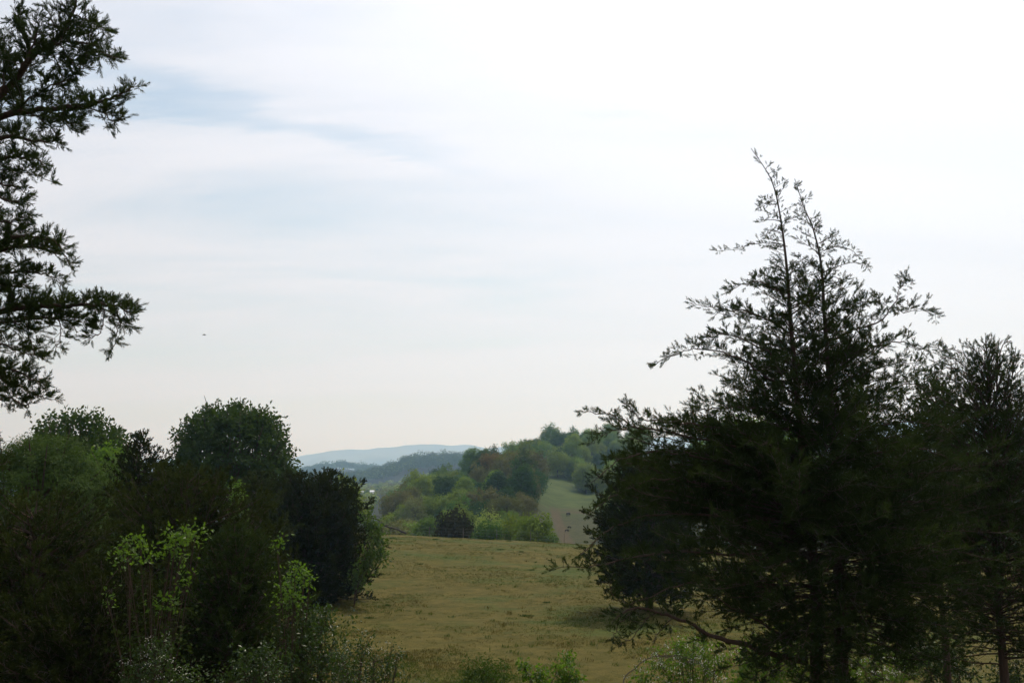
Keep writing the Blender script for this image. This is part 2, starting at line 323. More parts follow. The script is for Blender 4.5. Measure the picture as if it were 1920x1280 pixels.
    o = mb.build('ground', [m], smooth=True); tag(o, 'olive and straw coloured pasture rolling away to a far green slope', kind='structure')
build_ground()

# distant mountains
def mountain(name, label, Y0, prof, depth, seed, base=-20, mcol=(0.030, 0.042, 0.022)):
    xs = np.linspace(-1.5, 1.5, 420) * Y0; px = 960 + FPX * xs / Y0
    rows = np.interp(px, [p[0] for p in prof], [p[1] for p in prof]); top = np.array([zrow(r, Y0) for r in rows])
    top = top + (vnoise(xs / (Y0 * 0.02), xs * 0 + seed, seed) - 0.5) * Y0 * 0.0022 + (vnoise(xs / (Y0 * 0.006), xs * 0 + seed, seed + 5) - 0.5) * Y0 * 0.0007
    t = np.linspace(-1, 1, 40); prof_t = np.cos(t * math.pi / 2) ** 1.2
    X = np.repeat(xs[None], 40, 0); Yv = Y0 + t[:, None] * depth + (vnoise(X / (Y0 * 0.03), t[:, None] * 3 + X * 0, seed + 2) - 0.5) * depth * 0.25
    ridges = 1 - 0.25 * vnoise(X / (Y0 * 0.012), t[:, None] * 2 + X * 0, seed + 3) * (np.abs(t[:, None]) > 0.08)
    Zv = base + (top[None] - base) * prof_t[:, None] * ridges
    Zv[np.abs(t) < 0.03] = top[None]
    n = len(xs); i = np.arange(39)[:, None] * n; j = np.arange(n - 1)[None]
    mb = MB(); mb.add(np.stack([X, Yv, Zv], -1), np.stack([i + j, i + j + 1, i + n + j + 1, i + n + j], -1))
    m = mat_plain(name + '_woods', mcol, 0.95, 0.75, 0.006)
    return tag(mb.build(name, [m], smooth=True), label, kind='structure')
mountain('mountain', 'long flat-topped blue mountain ridge on the horizon', 7800, [(-900, 850), (200, 858), (480, 862), (555, 858), (590, 852), (625, 844), (690, 843), (720, 839), (765, 835), (800, 834.5), (835, 836), (850, 838), (870, 835), (890, 836), (905, 839), (940, 838), (1000, 836), (1200, 822), (1500, 806), (1800, 776), (2600, 770)], 1300, 3)
mountain('mountain', 'faint paler mountain behind the left end of the blue ridge', 11500, [(-900, 872), (480, 868), (545, 860), (575, 851), (598, 850.5), (625, 856), (680, 868), (2600, 872)], 900, 9)

# ------------------------------------------------------------------ cedars
def spray_template(n=9, seed=1, w=0.045, spread=0.42):
    """a feathery cedar spray of length 1 along +X"""
    r = np.random.default_rng(seed); v = []; f = []
    def quad(p, d, L, wd):
        d = d / np.linalg.norm(d); s = np.cross(d, r.normal(size=3)); s /= np.linalg.norm(s); b = len(v)
        v.extend([p, p + d * L * 0.45 + s * wd, p + d * L, p + d * L * 0.45 - s * wd]); f.append([b, b + 1, b + 2, b + 3])
    quad(np.zeros(3), np.array((1., 0, 0)), 1.0, w * 0.8)
    for k in range(n):
        t = 0.08 + 0.8 * k / n; a = k * 2.4 + r.uniform(-.4, .4)
        quad(np.array((t, 0, 0)), np.array((1.0, math.cos(a) * spread * 2, math.sin(a) * spread * 2)), (0.52 - 0.34 * t) * r.uniform(0.75, 1.2), w)
    return np.array(v), np.array(f)
SPR_FINE = spray_template(14, 1, 0.040, 0.31)
SPR_MID = spray_template(8, 2, 0.095, 0.42)
SPR_BIG = spray_template(8, 3, 0.15, 0.5)

def curve(p0, d0, L, droop, lift, rng, n=9, wob=0.12):
    pts = [np.array(p0, float)]; d = np.array(d0, float); d /= np.linalg.norm(d)
    for k in range(n):
        t = k / n; d = d + np.array((0, 0, -droop * (1 - t) + lift * t)) / n * 2 + rng.normal(size=3) * wob / 2
        d /= np.linalg.norm(d); pts.append(pts[-1] + d * L / n)
    return np.array(pts)

def resample(pts, step):
    seg = np.linalg.norm(np.diff(pts, axis=0), axis=1); cum = np.concatenate([[0], np.cumsum(seg)]); L = cum[-1]
    s = np.arange(step * 0.5, L, step)
    if len(s) == 0: s = np.array([L * 0.5])
    P = np.stack([np.interp(s, cum, pts[:, k]) for k in range(3)], 1)
    e = 0.01 * L; T = nrm(np.stack([np.interp(np.minimum(s + e, L), cum, pts[:, k]) - np.interp(np.maximum(s - e, 0), cum, pts[:, k]) for k in range(3)], 1))
    return s / L, P, T, L

def foliate(mb, branches, rng, sec_step=0.08, sec_len=0.38, spray_step=0.05, spray_len=0.13, tmpl=SPR_FINE, up=0.45, hang=0.0, mi_leaf=0, mi_twig=1, twig_r=0.004, thin=0.0, keep=None, frac=0.30):
    """branches: list of (pts, start fraction, density); leafy side shoots with feathery sprays"""
    P, D, Ls = [], [], []
    for pts, start, dens in branches:
        s, p, T, L = resample(pts, sec_step / dens)
        k = s > start * rng.uniform(0.7, 1.2, len(s)); s, p, T = s[k], p[k], T[k]
        if not len(s): continue
        side = nrm(np.cross(T, np.array((0, 0, 1.0)) + rng.normal(size=T.shape) * 0.15)); vert = np.cross(side, T)
        phi = rng.normal(0, 0.75, len(s)) + np.where(rng.random(len(s)) < 0.5, 0, math.pi)
        u = side * np.cos(phi)[:, None] + vert * np.sin(phi)[:, None]
        d = T * rng.uniform(0.35, 0.9, len(s))[:, None] + u * 0.8; d[:, 2] += up * rng.uniform(0.2, 1.4, len(s)) - hang * (rng.random(len(s)) < 0.35)
        l = np.minimum(sec_len, frac * L) * (1.08 - s) ** 0.8 * rng.uniform(0.35, 1.25, len(s))
        P.append(p); D.append(nrm(d)); Ls.append(l)
        P.append(pts[-2:-1]); D.append(nrm(pts[-1:] - pts[-2:-1])); Ls.append(np.array([min(sec_len * 0.45, L * 0.12)]))
    P = np.concatenate(P); D = np.concatenate(D); Ls = np.concatenate(Ls)
    if keep is not None:
        k = keep(P); P, D, Ls = P[k], D[k], Ls[k]
    bend = D.copy(); bend[:, 2] -= 0.25 * rng.uniform(0, 1, len(D)); E = P + nrm(D + bend) * Ls[:, None]
    mb.prisms(P, E, twig_r, twig_r * 0.4, mi_twig)
    cnt = np.maximum(1, (Ls / spray_step).astype(int)); idx = np.repeat(np.arange(len(P)), cnt)
    t = rng.uniform(0.12, 1.0, len(idx)); pos = P[idx] + (E - P)[idx] * t[:, None]
    d = D[idx] * 0.75 + rng.normal(size=(len(idx), 3)) * 0.42; d[:, 2] += up * 0.5
    sc_ = spray_len * (1.15 - 0.5 * t) * rng.uniform(0.6, 1.3, len(idx))
    if thin: k = rng.random(len(idx)) > thin; pos, d, sc_ = pos[k], d[k], sc_[k]
    pos = np.concatenate([pos, E]); d = np.concatenate([d, D]); sc_ = np.concatenate([sc_, np.full(len(E), spray_len * 0.8) * rng.uniform(0.6, 1.2, len(E))])
    X, U, V = frames(d, rng); mb.stamp(*tmpl, pos, X, U, V, sc_, mi_leaf)
    return len(pos)

def px_branch(pp, Ya, Yb, rng, wob=0.0):
    """branch from a list of (column, row) with distance running from Ya to Yb, smoothed"""
    k = len(pp); P = np.array([W(a, b, Ya + (Yb - Ya) * i / (k - 1)) for i, (a, b) in enumerate(pp)])
    t = np.linspace(0, k - 1, max(8, 4 * k)); out = []
    for q in t:
        i = min(int(q), k - 2); u = q - i; p0, p1, p2, p3 = P[max(i - 1, 0)], P[i], P[i + 1], P[min(i + 2, k - 1)]
        out.append(0.5 * ((2 * p1) + (-p0 + p2) * u + (2 * p0 - 5 * p1 + 4 * p2 - p3) * u * u + (-p0 + 3 * p1 - 3 * p2 + p3) * u**3))
    out = np.array(out); out[1:] += rng.normal(size=(len(out) - 1, 3)) * wob; return out

def trunk_tube(mb, pts, r0, r1, n=9, mi=0, flare=1.35):
    pts = np.asarray(pts); q = np.concatenate([[0], np.cumsum(np.linalg.norm(np.diff(pts, axis=0), axis=1))]); t = q / q[-1]; r = r1 + (r0 - r1) * (1 - t) ** 1.25; r[0] *= flare
    mb.tube(pts, r, n, mi)

def random_primaries(trunks, zs_reach, count, rng, elev=(0.15, 0.9), droop=0.25, lift=0.35, zlo=None, zhi=None, az_bias=None, asym=None):
    """branches off trunk polylines; zs_reach: (z list, reach list) horizontal reach at height"""
    out = []
    zmin = zs_reach[0][0] if zlo is None else zlo; zmax = zs_reach[0][-1] if zhi is None else zhi
    for k in range(count):
        tr = trunks[k % len(trunks)]; z = zmin + (zmax - zmin) * ((k + rng.random()) / count)
        t = (z - zmin) / max(zmax - zmin, 1e-6); el = elev[0] + (elev[1] - elev[0]) * t + rng.normal() * 0.12
        R = float(np.interp(z, *zs_reach)) * rng.uniform(0.6, 1.08)
        z = max(min(z, tr[:, 2].max() - 0.02) - R * math.tan(min(max(el, 0), 1.2)) * 0.8, tr[:, 2].min() + 0.15)
        o = np.argsort(tr[:, 2]); p = np.array([np.interp(z, tr[o, 2], tr[o, 0]), np.interp(z, tr[o, 2], tr[o, 1]), z])
        az = k * 2.399963 + rng.normal() * 0.5
        if az_bias is not None: az = az_bias[k % len(trunks)] + rng.normal() * 1.25
        if asym: R *= asym(az)
        d = (math.cos(az) * math.cos(el), math.sin(az) * math.cos(el), math.sin(el))
        out.append(curve(p, d, R / math.cos(el * 0.8), droop * (1 - t), lift, rng))
    return out

# --- big cedar at the left edge: trunk outside the frame, boughs reaching in
def left_cedar():
    rng = np.random.default_rng(11); Yt = 9.5
    base = W(-330, 900, Yt); base[2] = gz(base[0], Yt)
    tr = np.array([base, W(-310, 1000, Yt), W(-270, 600, Yt), W(-210, 300, Yt), W(-150, 60, Yt), W(-120, -200, Yt), W(-110, -420, Yt)])
    root = empty('cedar_tree', base, 'tall dark red cedar whose ragged boughs reach into the frame at the left edge', 'tree')
    t_ = MB(); trunk_tube(t_, px_smooth(tr), 0.24, 0.03)
    B = []
    def b(pp, Ya, Yb, r, start=0.05, dens=1.0, wob=0.008):
        pts = px_branch(pp, Ya, Yb, rng, wob); t_.tube(pts, np.linspace(r, 0.003, len(pts)), 6); B.append((pts, start, dens)); return pts
    b([(-180, 330), (0, 178), (60, 110), (118, 62), (140, 10), (150, -60)], 9.5, 8.6, 0.045, 0.2, 1.15)
    b([(60, 110), (40, 60), (30, 28), (26, 44)], 9, 8.9, 0.014)
    b([(40, 130), (66, 75), (70, 32)], 9, 8.7, 0.014)
    b([(118, 66), (100, 45), (92, 24)], 8.8, 8.7, 0.012)
    b([(-10, 180), (-30, 120), (-10, 62)], 9, 9.2, 0.014)
    b([(0, 175), (10, 120), (6, 70)], 9, 9.2, 0.012, 0.1, 1.2)
    b([(100, 82), (140, 78), (175, 84), (200, 103), (220, 108)], 8.9, 8.3, 0.012, 0.02, 0.85)
    b([(150, 79), (160, 95), (162, 108)], 8.7, 8.6, 0.006)
    b([(132, 30), (150, 34), (172, 40), (195, 60)], 8.8, 8.5, 0.008)
    b([(112, 70), (122, 100), (148, 128), (158, 124)], 8.9, 8.6, 0.008, 0.1)
    b([(90, 90), (112, 120), (128, 146)], 8.9, 8.7, 0.008, 0.1)
    b([(-180, 300), (0, 222), (60, 208), (130, 202), (190, 190), (225, 178), (250, 164)], 9.5, 8.4, 0.04, 0.15, 1.0)
    b([(150, 200), (190, 210), (212, 226), (230, 222)], 8.8, 8.5, 0.008, 0.05, 1.0)
    b([(30, 210), (80, 170), (112, 158), (120, 150)], 9, 8.7, 0.012, 0.05)
    b([(90, 208), (120, 222), (140, 244), (150, 250)], 8.9, 8.7, 0.010, 0.05)
    b([(60, 215), (90, 235), (108, 258)], 9.0, 8.8, 0.008, 0.05)
    b([(-180, 360), (0, 262), (50, 262), (85, 266), (112, 268)], 9.5, 9, 0.025, 0.1, 1.0)
    b([(-150, 380), (0, 300), (45, 296), (78, 304), (74, 318)], 9.5, 9, 0.02, 0.1, 1.0)
    b([(-100, 330), (20, 318), (60, 326), (96, 342)], 9.2, 8.8, 0.008, 0.4, 0.7)
    b([(-150, 420), (-40, 350), (20, 350), (48, 360)], 9.4, 9, 0.02, 0.1)
    b([(-150, 440), (-30, 372), (20, 378), (42, 380)], 9.4, 9, 0.02, 0.1)
    b([(-150, 500), (-30, 420), (20, 415), (52, 405)], 9.4, 9, 0.02, 0.1)
    b([(-180, 560), (-20, 462), (40, 445), (90, 448), (112, 462), (127, 494)], 9.4, 8.7, 0.025, 0.1, 1.1)
    b([(-150, 540), (0, 470), (50, 462), (95, 470), (105, 480)], 9.4, 9, 0.02, 0.1, 1.1)
    b([(-150, 580), (-20, 520), (40, 508), (80, 512), (110, 526)], 9.4, 8.9, 0.02, 0.1, 1.1)
    b([(-150, 600), (-20, 550), (30, 535), (60, 540)], 9.4, 9, 0.016, 0.1, 1.1)
    b([(-180, 640), (-20, 588), (60, 576), (130, 572), (190, 572), (222, 574), (244, 588)], 9.4, 8.4, 0.035, 0.1, 1.5)
    b([(-150, 660), (-20, 612), (40, 600), (90, 596), (140, 600), (160, 606)], 9.2, 8.8, 0.016, 0.1, 1.1)
    b([(100, 580), (112, 604), (114, 630), (104, 655)], 8.9, 8.8, 0.007, 0.05)
    b([(190, 574), (195, 598), (186, 624), (168, 634)], 8.6, 8.6, 0.006, 0.05)
    b([(214, 576), (222, 598), (218, 626), (210, 656)], 8.5, 8.5, 0.006, 0.05)
    b([(232, 578), (232, 596), (226, 612)], 8.5, 8.5, 0.004, 0.05)
    b([(20, 600), (50, 622), (60, 644), (66, 668)], 9.0, 8.9, 0.008, 0.05)
    b([(-150, 700), (-20, 650), (20, 652), (50, 664), (80, 668)], 9.4, 9, 0.016, 0.1, 1.0)
    b([(-150, 730), (-20, 690), (30, 694), (60, 712), (86, 716)], 9.4, 9, 0.02, 0.1, 1.2)
    b([(-150, 760), (-20, 716), (30, 720), (62, 736), (88, 745)], 9.4, 9, 0.016, 0.1, 1.1)
    b([(-150, 790), (-20, 742), (20, 748), (50, 760), (58, 752)], 9.4, 9, 0.014, 0.1, 1.0)
    # the rest of the crown around the trunk
    z0, z1 = W(0, 1100, Yt)[2], W(0, -400, Yt)[2]
    for pts in random_primaries([px_smooth(tr)], ([z0, z0 + 1.2, z0 + 3, z1 - 1.5, z1], [1.3, 1.9, 2.0, 1.1, 0.2]), 190, rng, elev=(0.0, 0.9), asym=lambda a: 0.78 if math.cos(a) > 0.5 else 1.0):
        t_.tube(pts, np.linspace(0.022, 0.003, len(pts)), 5); B.append((pts, 0.15, 0.85))
    t_.build('trunk', [M['bark']], root, smooth=True)
    c = MB(); n = foliate(c, B, rng, sec_step=0.032, sec_len=0.30, spray_step=0.018, spray_len=0.108, up=0.6, hang=0.35, frac=0.5)
    c.build('crown', [M['cedar'], M['twig']], root); print('left cedar sprays', n)

def px_smooth(P, k=5):
    P = np.asarray(P, float); out = []; n = len(P)
    for q in np.linspace(0, n - 1, (n - 1) * k + 1):
        i = min(int(q), n - 2); u = q - i; p0, p1, p2, p3 = P[max(i - 1, 0)], P[i], P[i + 1], P[min(i + 2, n - 1)]
        out.append(0.5 * ((2 * p1) + (-p0 + p2) * u + (2 * p0 - 5 * p1 + 4 * p2 - p3) * u * u + (-p0 + 3 * p1 - 3 * p2 + p3) * u**3))
    return np.array(out)

def right_cedar():
    rng = np.random.default_rng(23); Y = 14.0
    bz = gz(W(1545, 1280, Y)[0], Y); base = W(1548, 1280, Y); base[2] = bz
    def col(pp, Yb=Y, bx=0.0):
        P = [W(a, b, Yb) for a, b in pp]; b0 = P[0].copy(); b0[2] = bz - 0.1; b0[0] += bx; return px_smooth([b0] + P)
    A = col([(1532, 1270), (1530, 1120), (1515, 950), (1500, 800), (1490, 690), (1482, 600), (1475, 500), (1462, 400), (1445, 335), (1408, 278)], Y, 0.05)
    Bt = col([(1578, 1270), (1574, 1120), (1568, 950), (1560, 800), (1553, 690), (1546, 600), (1540, 500), (1525, 430), (1508, 390), (1490, 335)], 14.15, -0.05)
    root = empty('cedar_tree', base, 'tall twin-trunked red cedar in the right foreground with two thin leaning tops', 'tree')
    ta = MB(); trunk_tube(ta, A, 0.125, 0.004, 10); tb = MB(); trunk_tube(tb, Bt, 0.14, 0.004, 10)
    BR = []; wood = ta
    def b(pp, Ya, Yb, r, start=0.05, dens=1.0, wob=0.012, w=None):
        pts = px_branch(pp, Ya, Yb, rng, wob); (w or wood).tube(pts, np.linspace(r, 0.003, len(pts)), 5); BR.append((pts, start, dens)); return pts
    thin = []
    def th(pp, Ya=14, Yb=13.6, r=0.007, dens=1.0):
        pts = px_branch(pp, Ya, Yb, rng, 0.005); wood.tube(pts, np.linspace(r, 0.002, len(pts)), 5); thin.append((pts, 0.05, dens))
    # feathery top shoots
    for leader, rows in ((A, (300, 540)), (Bt, (345, 560))):
        for r_ in np.arange(rows[0], rows[1], 9):
            z = zrow(r_, Y); o = np.argsort(leader[:, 2]); p = np.array([np.interp(z, leader[o, 2], leader[o, k]) for k in range(3)])
            f = (r_ - rows[0]) / (rows[1] - rows[0]); L = (0.10 + 0.42 * f) * rng.uniform(0.5, 1.2); az = rng.uniform(0, 6.28); el = 0.75 - 0.45 * f
            pts = curve(p, (math.cos(az) * math.cos(el), math.sin(az) * math.cos(el), math.sin(el)), L, 0.2, 0.2, rng); wood.tube(pts, np.linspace(0.005, 0.0015, len(pts)), 4); thin.append((pts, 0.05, 1.0))
    th([(1476, 462), (1450, 455), (1410, 458), (1375, 468), (1340, 470)], 14, 13.4)
    th([(1455, 385), (1438, 380), (1420, 392)]); th([(1465, 415), (1440, 412), (1422, 418)]); th([(1470, 440), (1450, 432), (1436, 440)])
    th([(1476, 505), (1455, 498), (1440, 505)]); th([(1545, 470), (1570, 462), (1600, 472), (1630, 504)], 14, 14.6, 0.008, 1.1)
    th([(1545, 510), (1575, 498), (1605, 492), (1625, 502)], 14, 14.6, 0.008, 1.1); th([(1540, 455), (1555, 445), (1570, 440)])
    th([(1542, 440), (1520, 425), (1495, 398)]); th([(1542, 480), (1515, 460), (1490, 445)]); th([(1545, 530), (1565, 520), (1580, 528), (1575, 545)])
    th([(1543, 505), (1510, 490), (1490, 480)]); th([(1546, 560), (1520, 540), (1500, 520)])
    # boughs that shape the outline
    b([(1484, 625), (1440, 600), (1400, 585), (1350, 578), (1308, 572)], 14, 13.2, 0.014, 0.08, 0.9)
    b([(1400, 585), (1375, 590), (1340, 590)], 13.6, 13.4, 0.005)
    b([(1486, 560), (1450, 540), (1415, 528), (1370, 545)], 14, 13.4, 0.012, 0.05, 1.1)
    b([(1490, 690), (1440, 660), (1390, 635), (1350, 628), (1320, 640)], 14, 13.0, 0.016, 0.1, 1.0)
    b([(1494, 740), (1430, 700), (1380, 668), (1320, 655), (1280, 658), (1232, 680)], 14, 12.6, 0.018, 0.12, 1.1)
    b([(1498, 780), (1440, 745), (1400, 730), (1375, 726), (1362, 738)], 14, 13.0, 0.016, 0.1, 1.2)
    b([(1500, 800), (1440, 770), (1400, 765), (1340, 765), (1300, 772), (1265, 790)], 14, 12.8, 0.018, 0.12, 1.3)
    b([(1505, 860), (1420, 820), (1330, 800), (1250, 790), (1200, 785), (1178, 760)], 14, 12.4, 0.022, 0.15, 1.4)
    b([(1505, 880), (1400, 840), (1280, 815), (1190, 800), (1150, 780), (1098, 770)], 14, 12.2, 0.022, 0.15, 1.0)
    b([(1190, 800), (1160, 806), (1130, 815), (1110, 830)], 12.6, 12.3, 0.006, 0.05, 0.8)
    b([(1510, 920), (1400, 880), (1280, 850), (1200, 850), (1150, 870), (1110, 905)], 14, 12.2, 0.022, 0.15, 1.2)
    b([(1512, 960), (1400, 925), (1280, 900), (1200, 905), (1150, 930), (1105, 960)], 14, 12.2, 0.022, 0.15, 1.2)
    b([(1512, 1000), (1400, 975), (1280, 960), (1180, 975), (1130, 1000), (1090, 1040)], 14, 12.4, 0.022, 0.2, 1.1)
    b([(1520, 1060), (1400, 1040), (1280, 1035), (1180, 1045), (1110, 1060), (1040, 1062)], 14, 12.6, 0.02, 0.3, 1.0)
    b([(1520, 1100), (1400, 1090), (1300, 1090), (1220, 1120), (1150, 1150)], 14, 12.8, 0.02, 0.35, 1.0)
    b([(1553, 640), (1600, 620), (1650, 600), (1680, 560), (1692, 525)], 14.1, 14.6, 0.018, 0.1, 0.9)
    b([(1685, 540), (1700, 522), (1712, 530)], 14.6, 14.6, 0.005, 0.05); b([(1672, 575), (1700, 585), (1730, 580), (1755, 594)], 14.5, 14.8, 0.007, 0.05, 1.0)
    b([(1665, 590), (1655, 570), (1645, 552)], 14.5, 14.5, 0.005, 0.05)
    b([(1550, 600), (1590, 575), (1630, 565), (1665, 575)], 14.1, 14.5, 0.012, 0.1, 1.0)
    b([(1556, 700), (1620, 660), (1680, 640), (1720, 650), (1775, 655)], 14.1, 14.9, 0.016, 0.1, 1.1)
    b([(1558, 730), (1620, 700), (1680, 680), (1730, 680)], 14.1, 15.0, 0.016, 0.1, 1.2)
    b([(1560, 780), (1640, 740), (1710, 720), (1780, 740)], 14.1, 15.0, 0.018, 0.1, 1.2)
    for rr in (800, 850, 900, 950, 1000):
        b([(1565, rr + 30), (1640, rr), (1720, rr - 10), (1790, rr + 10)], 14.1, 13.2, 0.018, 0.15, 1.1)
    # random crown
    rows = [1190, 1120, 1050, 980, 900, 850, 800, 750, 700, 640, 560, 500]
    reach = [150, 260, 330, 360, 370, 330, 265, 205, 165, 130, 85, 40]
    zs = [zrow(r, Y) for r in rows]; rc = [q * Y / FPX for q in reach]
    for i, pts in enumerate(random_primaries([A, Bt], (zs, rc), 430, rng, elev=(0.02, 0.55), droop=0.25, lift=0.3, az_bias=None)):
        (ta if i % 2 == 0 else tb).tube(pts, np.linspace(0.009, 0.002, len(pts)), 4); low = pts[0][2] < zrow(1040, Y)
        hi = pts[0][2] > zrow(800, Y); BR.append((pts, 0.45 if low else 0.12, 0.7 if low else 0.72 if hi else 0.95))
    for i, pts in enumerate(random_primaries([A, Bt], ([zrow(1230, Y), zrow(1020, Y)], [1.5, 2.4]), 90, rng, elev=(-0.1, 0.1), droop=0.45, lift=0.25, az_bias=[-2.2, -1.0])):
        (ta if i % 2 == 0 else tb).tube(pts, np.linspace(0.009, 0.002, len(pts)), 4); BR.append((pts, 0.4, 0.8))
    for k in range(34):
        a = rng.uniform(1130, 1420); r_ = 800 + (1420 - a) * 0.02 + rng.uniform(-8, 150); yy = rng.uniform(12.3, 14.8)
        b([(1505, r_ + 60), ((1505 + a) / 2, r_ + 30), (a + 60, r_ + 8), (a, r_ - 8)], 14, yy, 0.012, 0.35, 1.2)
    # bare dead twigs low in the crown
    dead = MB()
    for i, pts in enumerate(random_primaries([A, Bt], ([zrow(1240, Y), zrow(980, Y)], [1.1, 1.9]), 120, rng, elev=(-0.15, 0.3), droop=0.3, lift=0.1)):
        dead.tube(pts, np.linspace(0.009, 0.002, len(pts)), 4)
        for q in range(5):
            a = pts[rng.integers(3, 9)]; d = rng.normal(size=3); d[2] *= 0.5; dead.tube(curve(a, d, rng.uniform(0.2, 0.6), 0.3, 0, rng, 4), np.linspace(0.004, 0.0015, 5), 3)
    dead.build('dead_branch', [M['twig']], root)
    # the long bare lower limb at left and its forks
    limb = MB()
    l1 = px_branch([(1512, 1242), (1450, 1224), (1390, 1206), (1340, 1192), (1290, 1168), (1240, 1150), (1190, 1140), (1155, 1160)], 14, 12.6, rng, 0.012)
    limb.tube(l1, np.linspace(0.045, 0.006, len(l1)), 7); BR.append((l1, 0.62, 1.3))
    l2 = px_branch([(1512, 1232), (1480, 1205), (1450, 1180), (1400, 1150), (1340, 1120)], 14, 13.3, rng, 0.012)
    limb.tube(l2, np.linspace(0.030, 0.004, len(l2)), 6); BR.append((l2, 0.6, 0.8))
    for pp in ([(1230, 1148), (1205, 1170), (1185, 1195), (1165, 1208)], [(1260, 1158), (1240, 1180), (1226, 1200)], [(1200, 1140), (1170, 1130), (1150, 1120), (1140, 1090)], [(1190, 1142), (1160, 1170), (1150, 1200)]):
        q = px_branch(pp, 13, 12.7, rng, 0.01); limb.tube(q, np.linspace(0.008, 0.003, len(q)), 5); BR.append((q, 0.05, 1.3))
    limb.build('limb', [M['bark']], root, smooth=True)
    ta.build('trunk', [M['bark']], root, smooth=True); tb.build('trunk', [M['bark']], root, smooth=True)
    c = MB(); n = foliate(c, BR, rng, sec_step=0.066, sec_len=0.36, spray_step=0.034, spray_len=0.14, up=0.5, hang=0.15)
    n2 = foliate(c, thin, rng, sec_step=0.040, sec_len=0.13, spray_step=0.04, spray_len=0.085, up=0.5, twig_r=0.002)
    c.build('crown', [M['cedar'], M['twig']], root); print('right cedar sprays', n, n2)

def cedar(label, px, Y, top_row, env, count, seed, mat='cedar', tmpl=SPR_MID, sec_step=0.11, sec_len=0.45, spray_step=0.085, spray_len=0.19, r0=0.12, lean=0.0, tops=(), elev=(0.1, 1.0), start=0.2, extra=(), lobes=0, group=None, droop=0.2, lift=0.35, azb=None):
    """cedar by trunk column px, distance Y, top row and an envelope [(row, half-width px)]"""
    rng = np.random.default_rng(seed); b0 = W(px, 900, Y); b0[2] = gz(b0[0], Y); top = W(px + lean, top_row, Y)
    mid = (b0 + top) / 2 + rng.normal(size=3) * 0.08
    tr = px_smooth([b0 - np.array((0, 0, 0.1)), (b0 * 0.75 + top * 0.25), mid, (b0 * 0.25 + top * 0.75), top])
    root = empty('cedar_tree', b0, label, 'tree', group); t_ = MB(); trunk_tube(t_, tr, r0, 0.006)
    zs = [zrow(r, Y) for r, _ in env][::-1]; rc = [w * Y / FPX for _, w in env][::-1]
    if zs[0] > zs[-1]: zs, rc = zs[::-1], rc[::-1]
    trunks = [tr]
    for (tx, trow) in tops:
        a = tr[int(len(tr) * 0.55)]; t2 = px_smooth([a, (a + W(tx, trow, Y)) / 2 + np.array((0.03, 0.1, 0)), W(tx, trow, Y)]); trunk_tube(t_, t2, r0 * 0.4, 0.005); trunks.append(t2)
    B = [(p, start, 1.0) for p in random_primaries([tr], (zs, rc), count, rng, elev=elev, droop=droop, lift=lift)]
    for t2 in trunks[1:]:
        zt = t2[:, 2]; B += [(p, start, 1.0) for p in random_primaries([t2], ([zt.min(), zt.max()], [0.7, 0.12]), 26, rng, elev=(0.2, 1.0))]
    for pts, _, _ in B: t_.tube(pts, np.linspace(max(0.008, r0 * 0.13), 0.003, len(pts)), 4)
    for pp, Ya, Yb in extra:
        pts = px_branch(pp, Ya, Yb, rng, 0.01); t_.tube(pts, np.linspace(0.014, 0.003, len(pts)), 4); B.append((pts, 0.1, 1.1))
    t_.build('trunk', [M['bark']], root, smooth=True); c = MB()
    n = foliate(c, B, rng, sec_step=sec_step, sec_len=sec_len, spray_step=spray_step, spray_len=spray_len, tmpl=tmpl, up=0.45, hang=0.1)
    c.build('crown', [M[mat], M['twig']], root); print(label[:30], n); return root

# ------------------------------------------------------------------ broadleaf plants
def leaf_quad(L=1.0, w=0.55, fold=0.12):
    return np.array([(0, 0, 0), (L * 0.45, w / 2, fold), (L, 0, 0), (L * 0.45, -w / 2, fold)]), np.array([[0, 1, 2, 3]])
LEAF = leaf_quad(); NARROW = leaf_quad(1, 0.26, 0.05)
def leaf_cloud(mb, centers, crad, per, size, rng, tmpl=LEAF, mi=0, flat=0.0, out=None):
    N = len(centers); idx = np.repeat(np.arange(N), per); n = len(idx)
    off = rng.normal(size=(n, 3)) * crad * 0.5; pos = centers[idx] + off
    if out is not None:      # leaves that face outward, as on a dense crown
        nv = nrm(pos - out + np.array((0, 0, 0.6))) + rng.normal(size=(n, 3)) * 0.38; V = nrm(nv); X = nrm(np.cross(V, rng.normal(size=(n, 3)))); U = np.cross(V, X)
        mb.stamp(*tmpl, pos, X, U, V, size * rng.uniform(0.6, 1.3, n), mi); return
    d = rng.normal(size=(n, 3)) + off / crad * 1.2; d[:, 2] -= 0.25
    X, U, V = frames(d, rng); mb.stamp(*tmpl, pos, X, U, V, size * rng.uniform(0.6, 1.3, n), mi)
def lobed(center, rad, nl, rng, lr=(0.36, 0.52), lo=-0.35, jit=0.2):
    """lobe centres spread over an ellipsoid"""
    k = np.arange(nl) + 0.5; ph = np.arccos(np.clip(1 - (1 - lo) * k / nl, -1, 1)); th = k * 2.399963 + rng.uniform(0, 6)
    u = np.stack([np.cos(th) * np.sin(ph), np.sin(th) * np.sin(ph), np.cos(ph)], 1)
    r = rng.uniform(lr[0], lr[1], nl); c = center + u * rad * (1 - r * 0.8)[:, None] * rng.uniform(1 - jit, 1 + jit, nl)[:, None]
    return c, r
def crown_points(center, rad, nl, npts, rng, lr=(0.36, 0.52), shell=0.55, lo=-0.35, squash=0.85, jit=0.2):
    c, r = lobed(center, rad, nl, rng, lr, lo, jit); rr = r * float(np.mean(rad)); w = rr ** 2 / np.sum(rr ** 2)
    i = rng.choice(nl, npts, p=w); u = nrm(rng.normal(size=(npts, 3))); q = rng.uniform(shell ** 3, 1, npts) ** (1 / 3)
    p = c[i] + u * (rr[i] * q)[:, None] * np.array((1, 1, squash)); return p, c
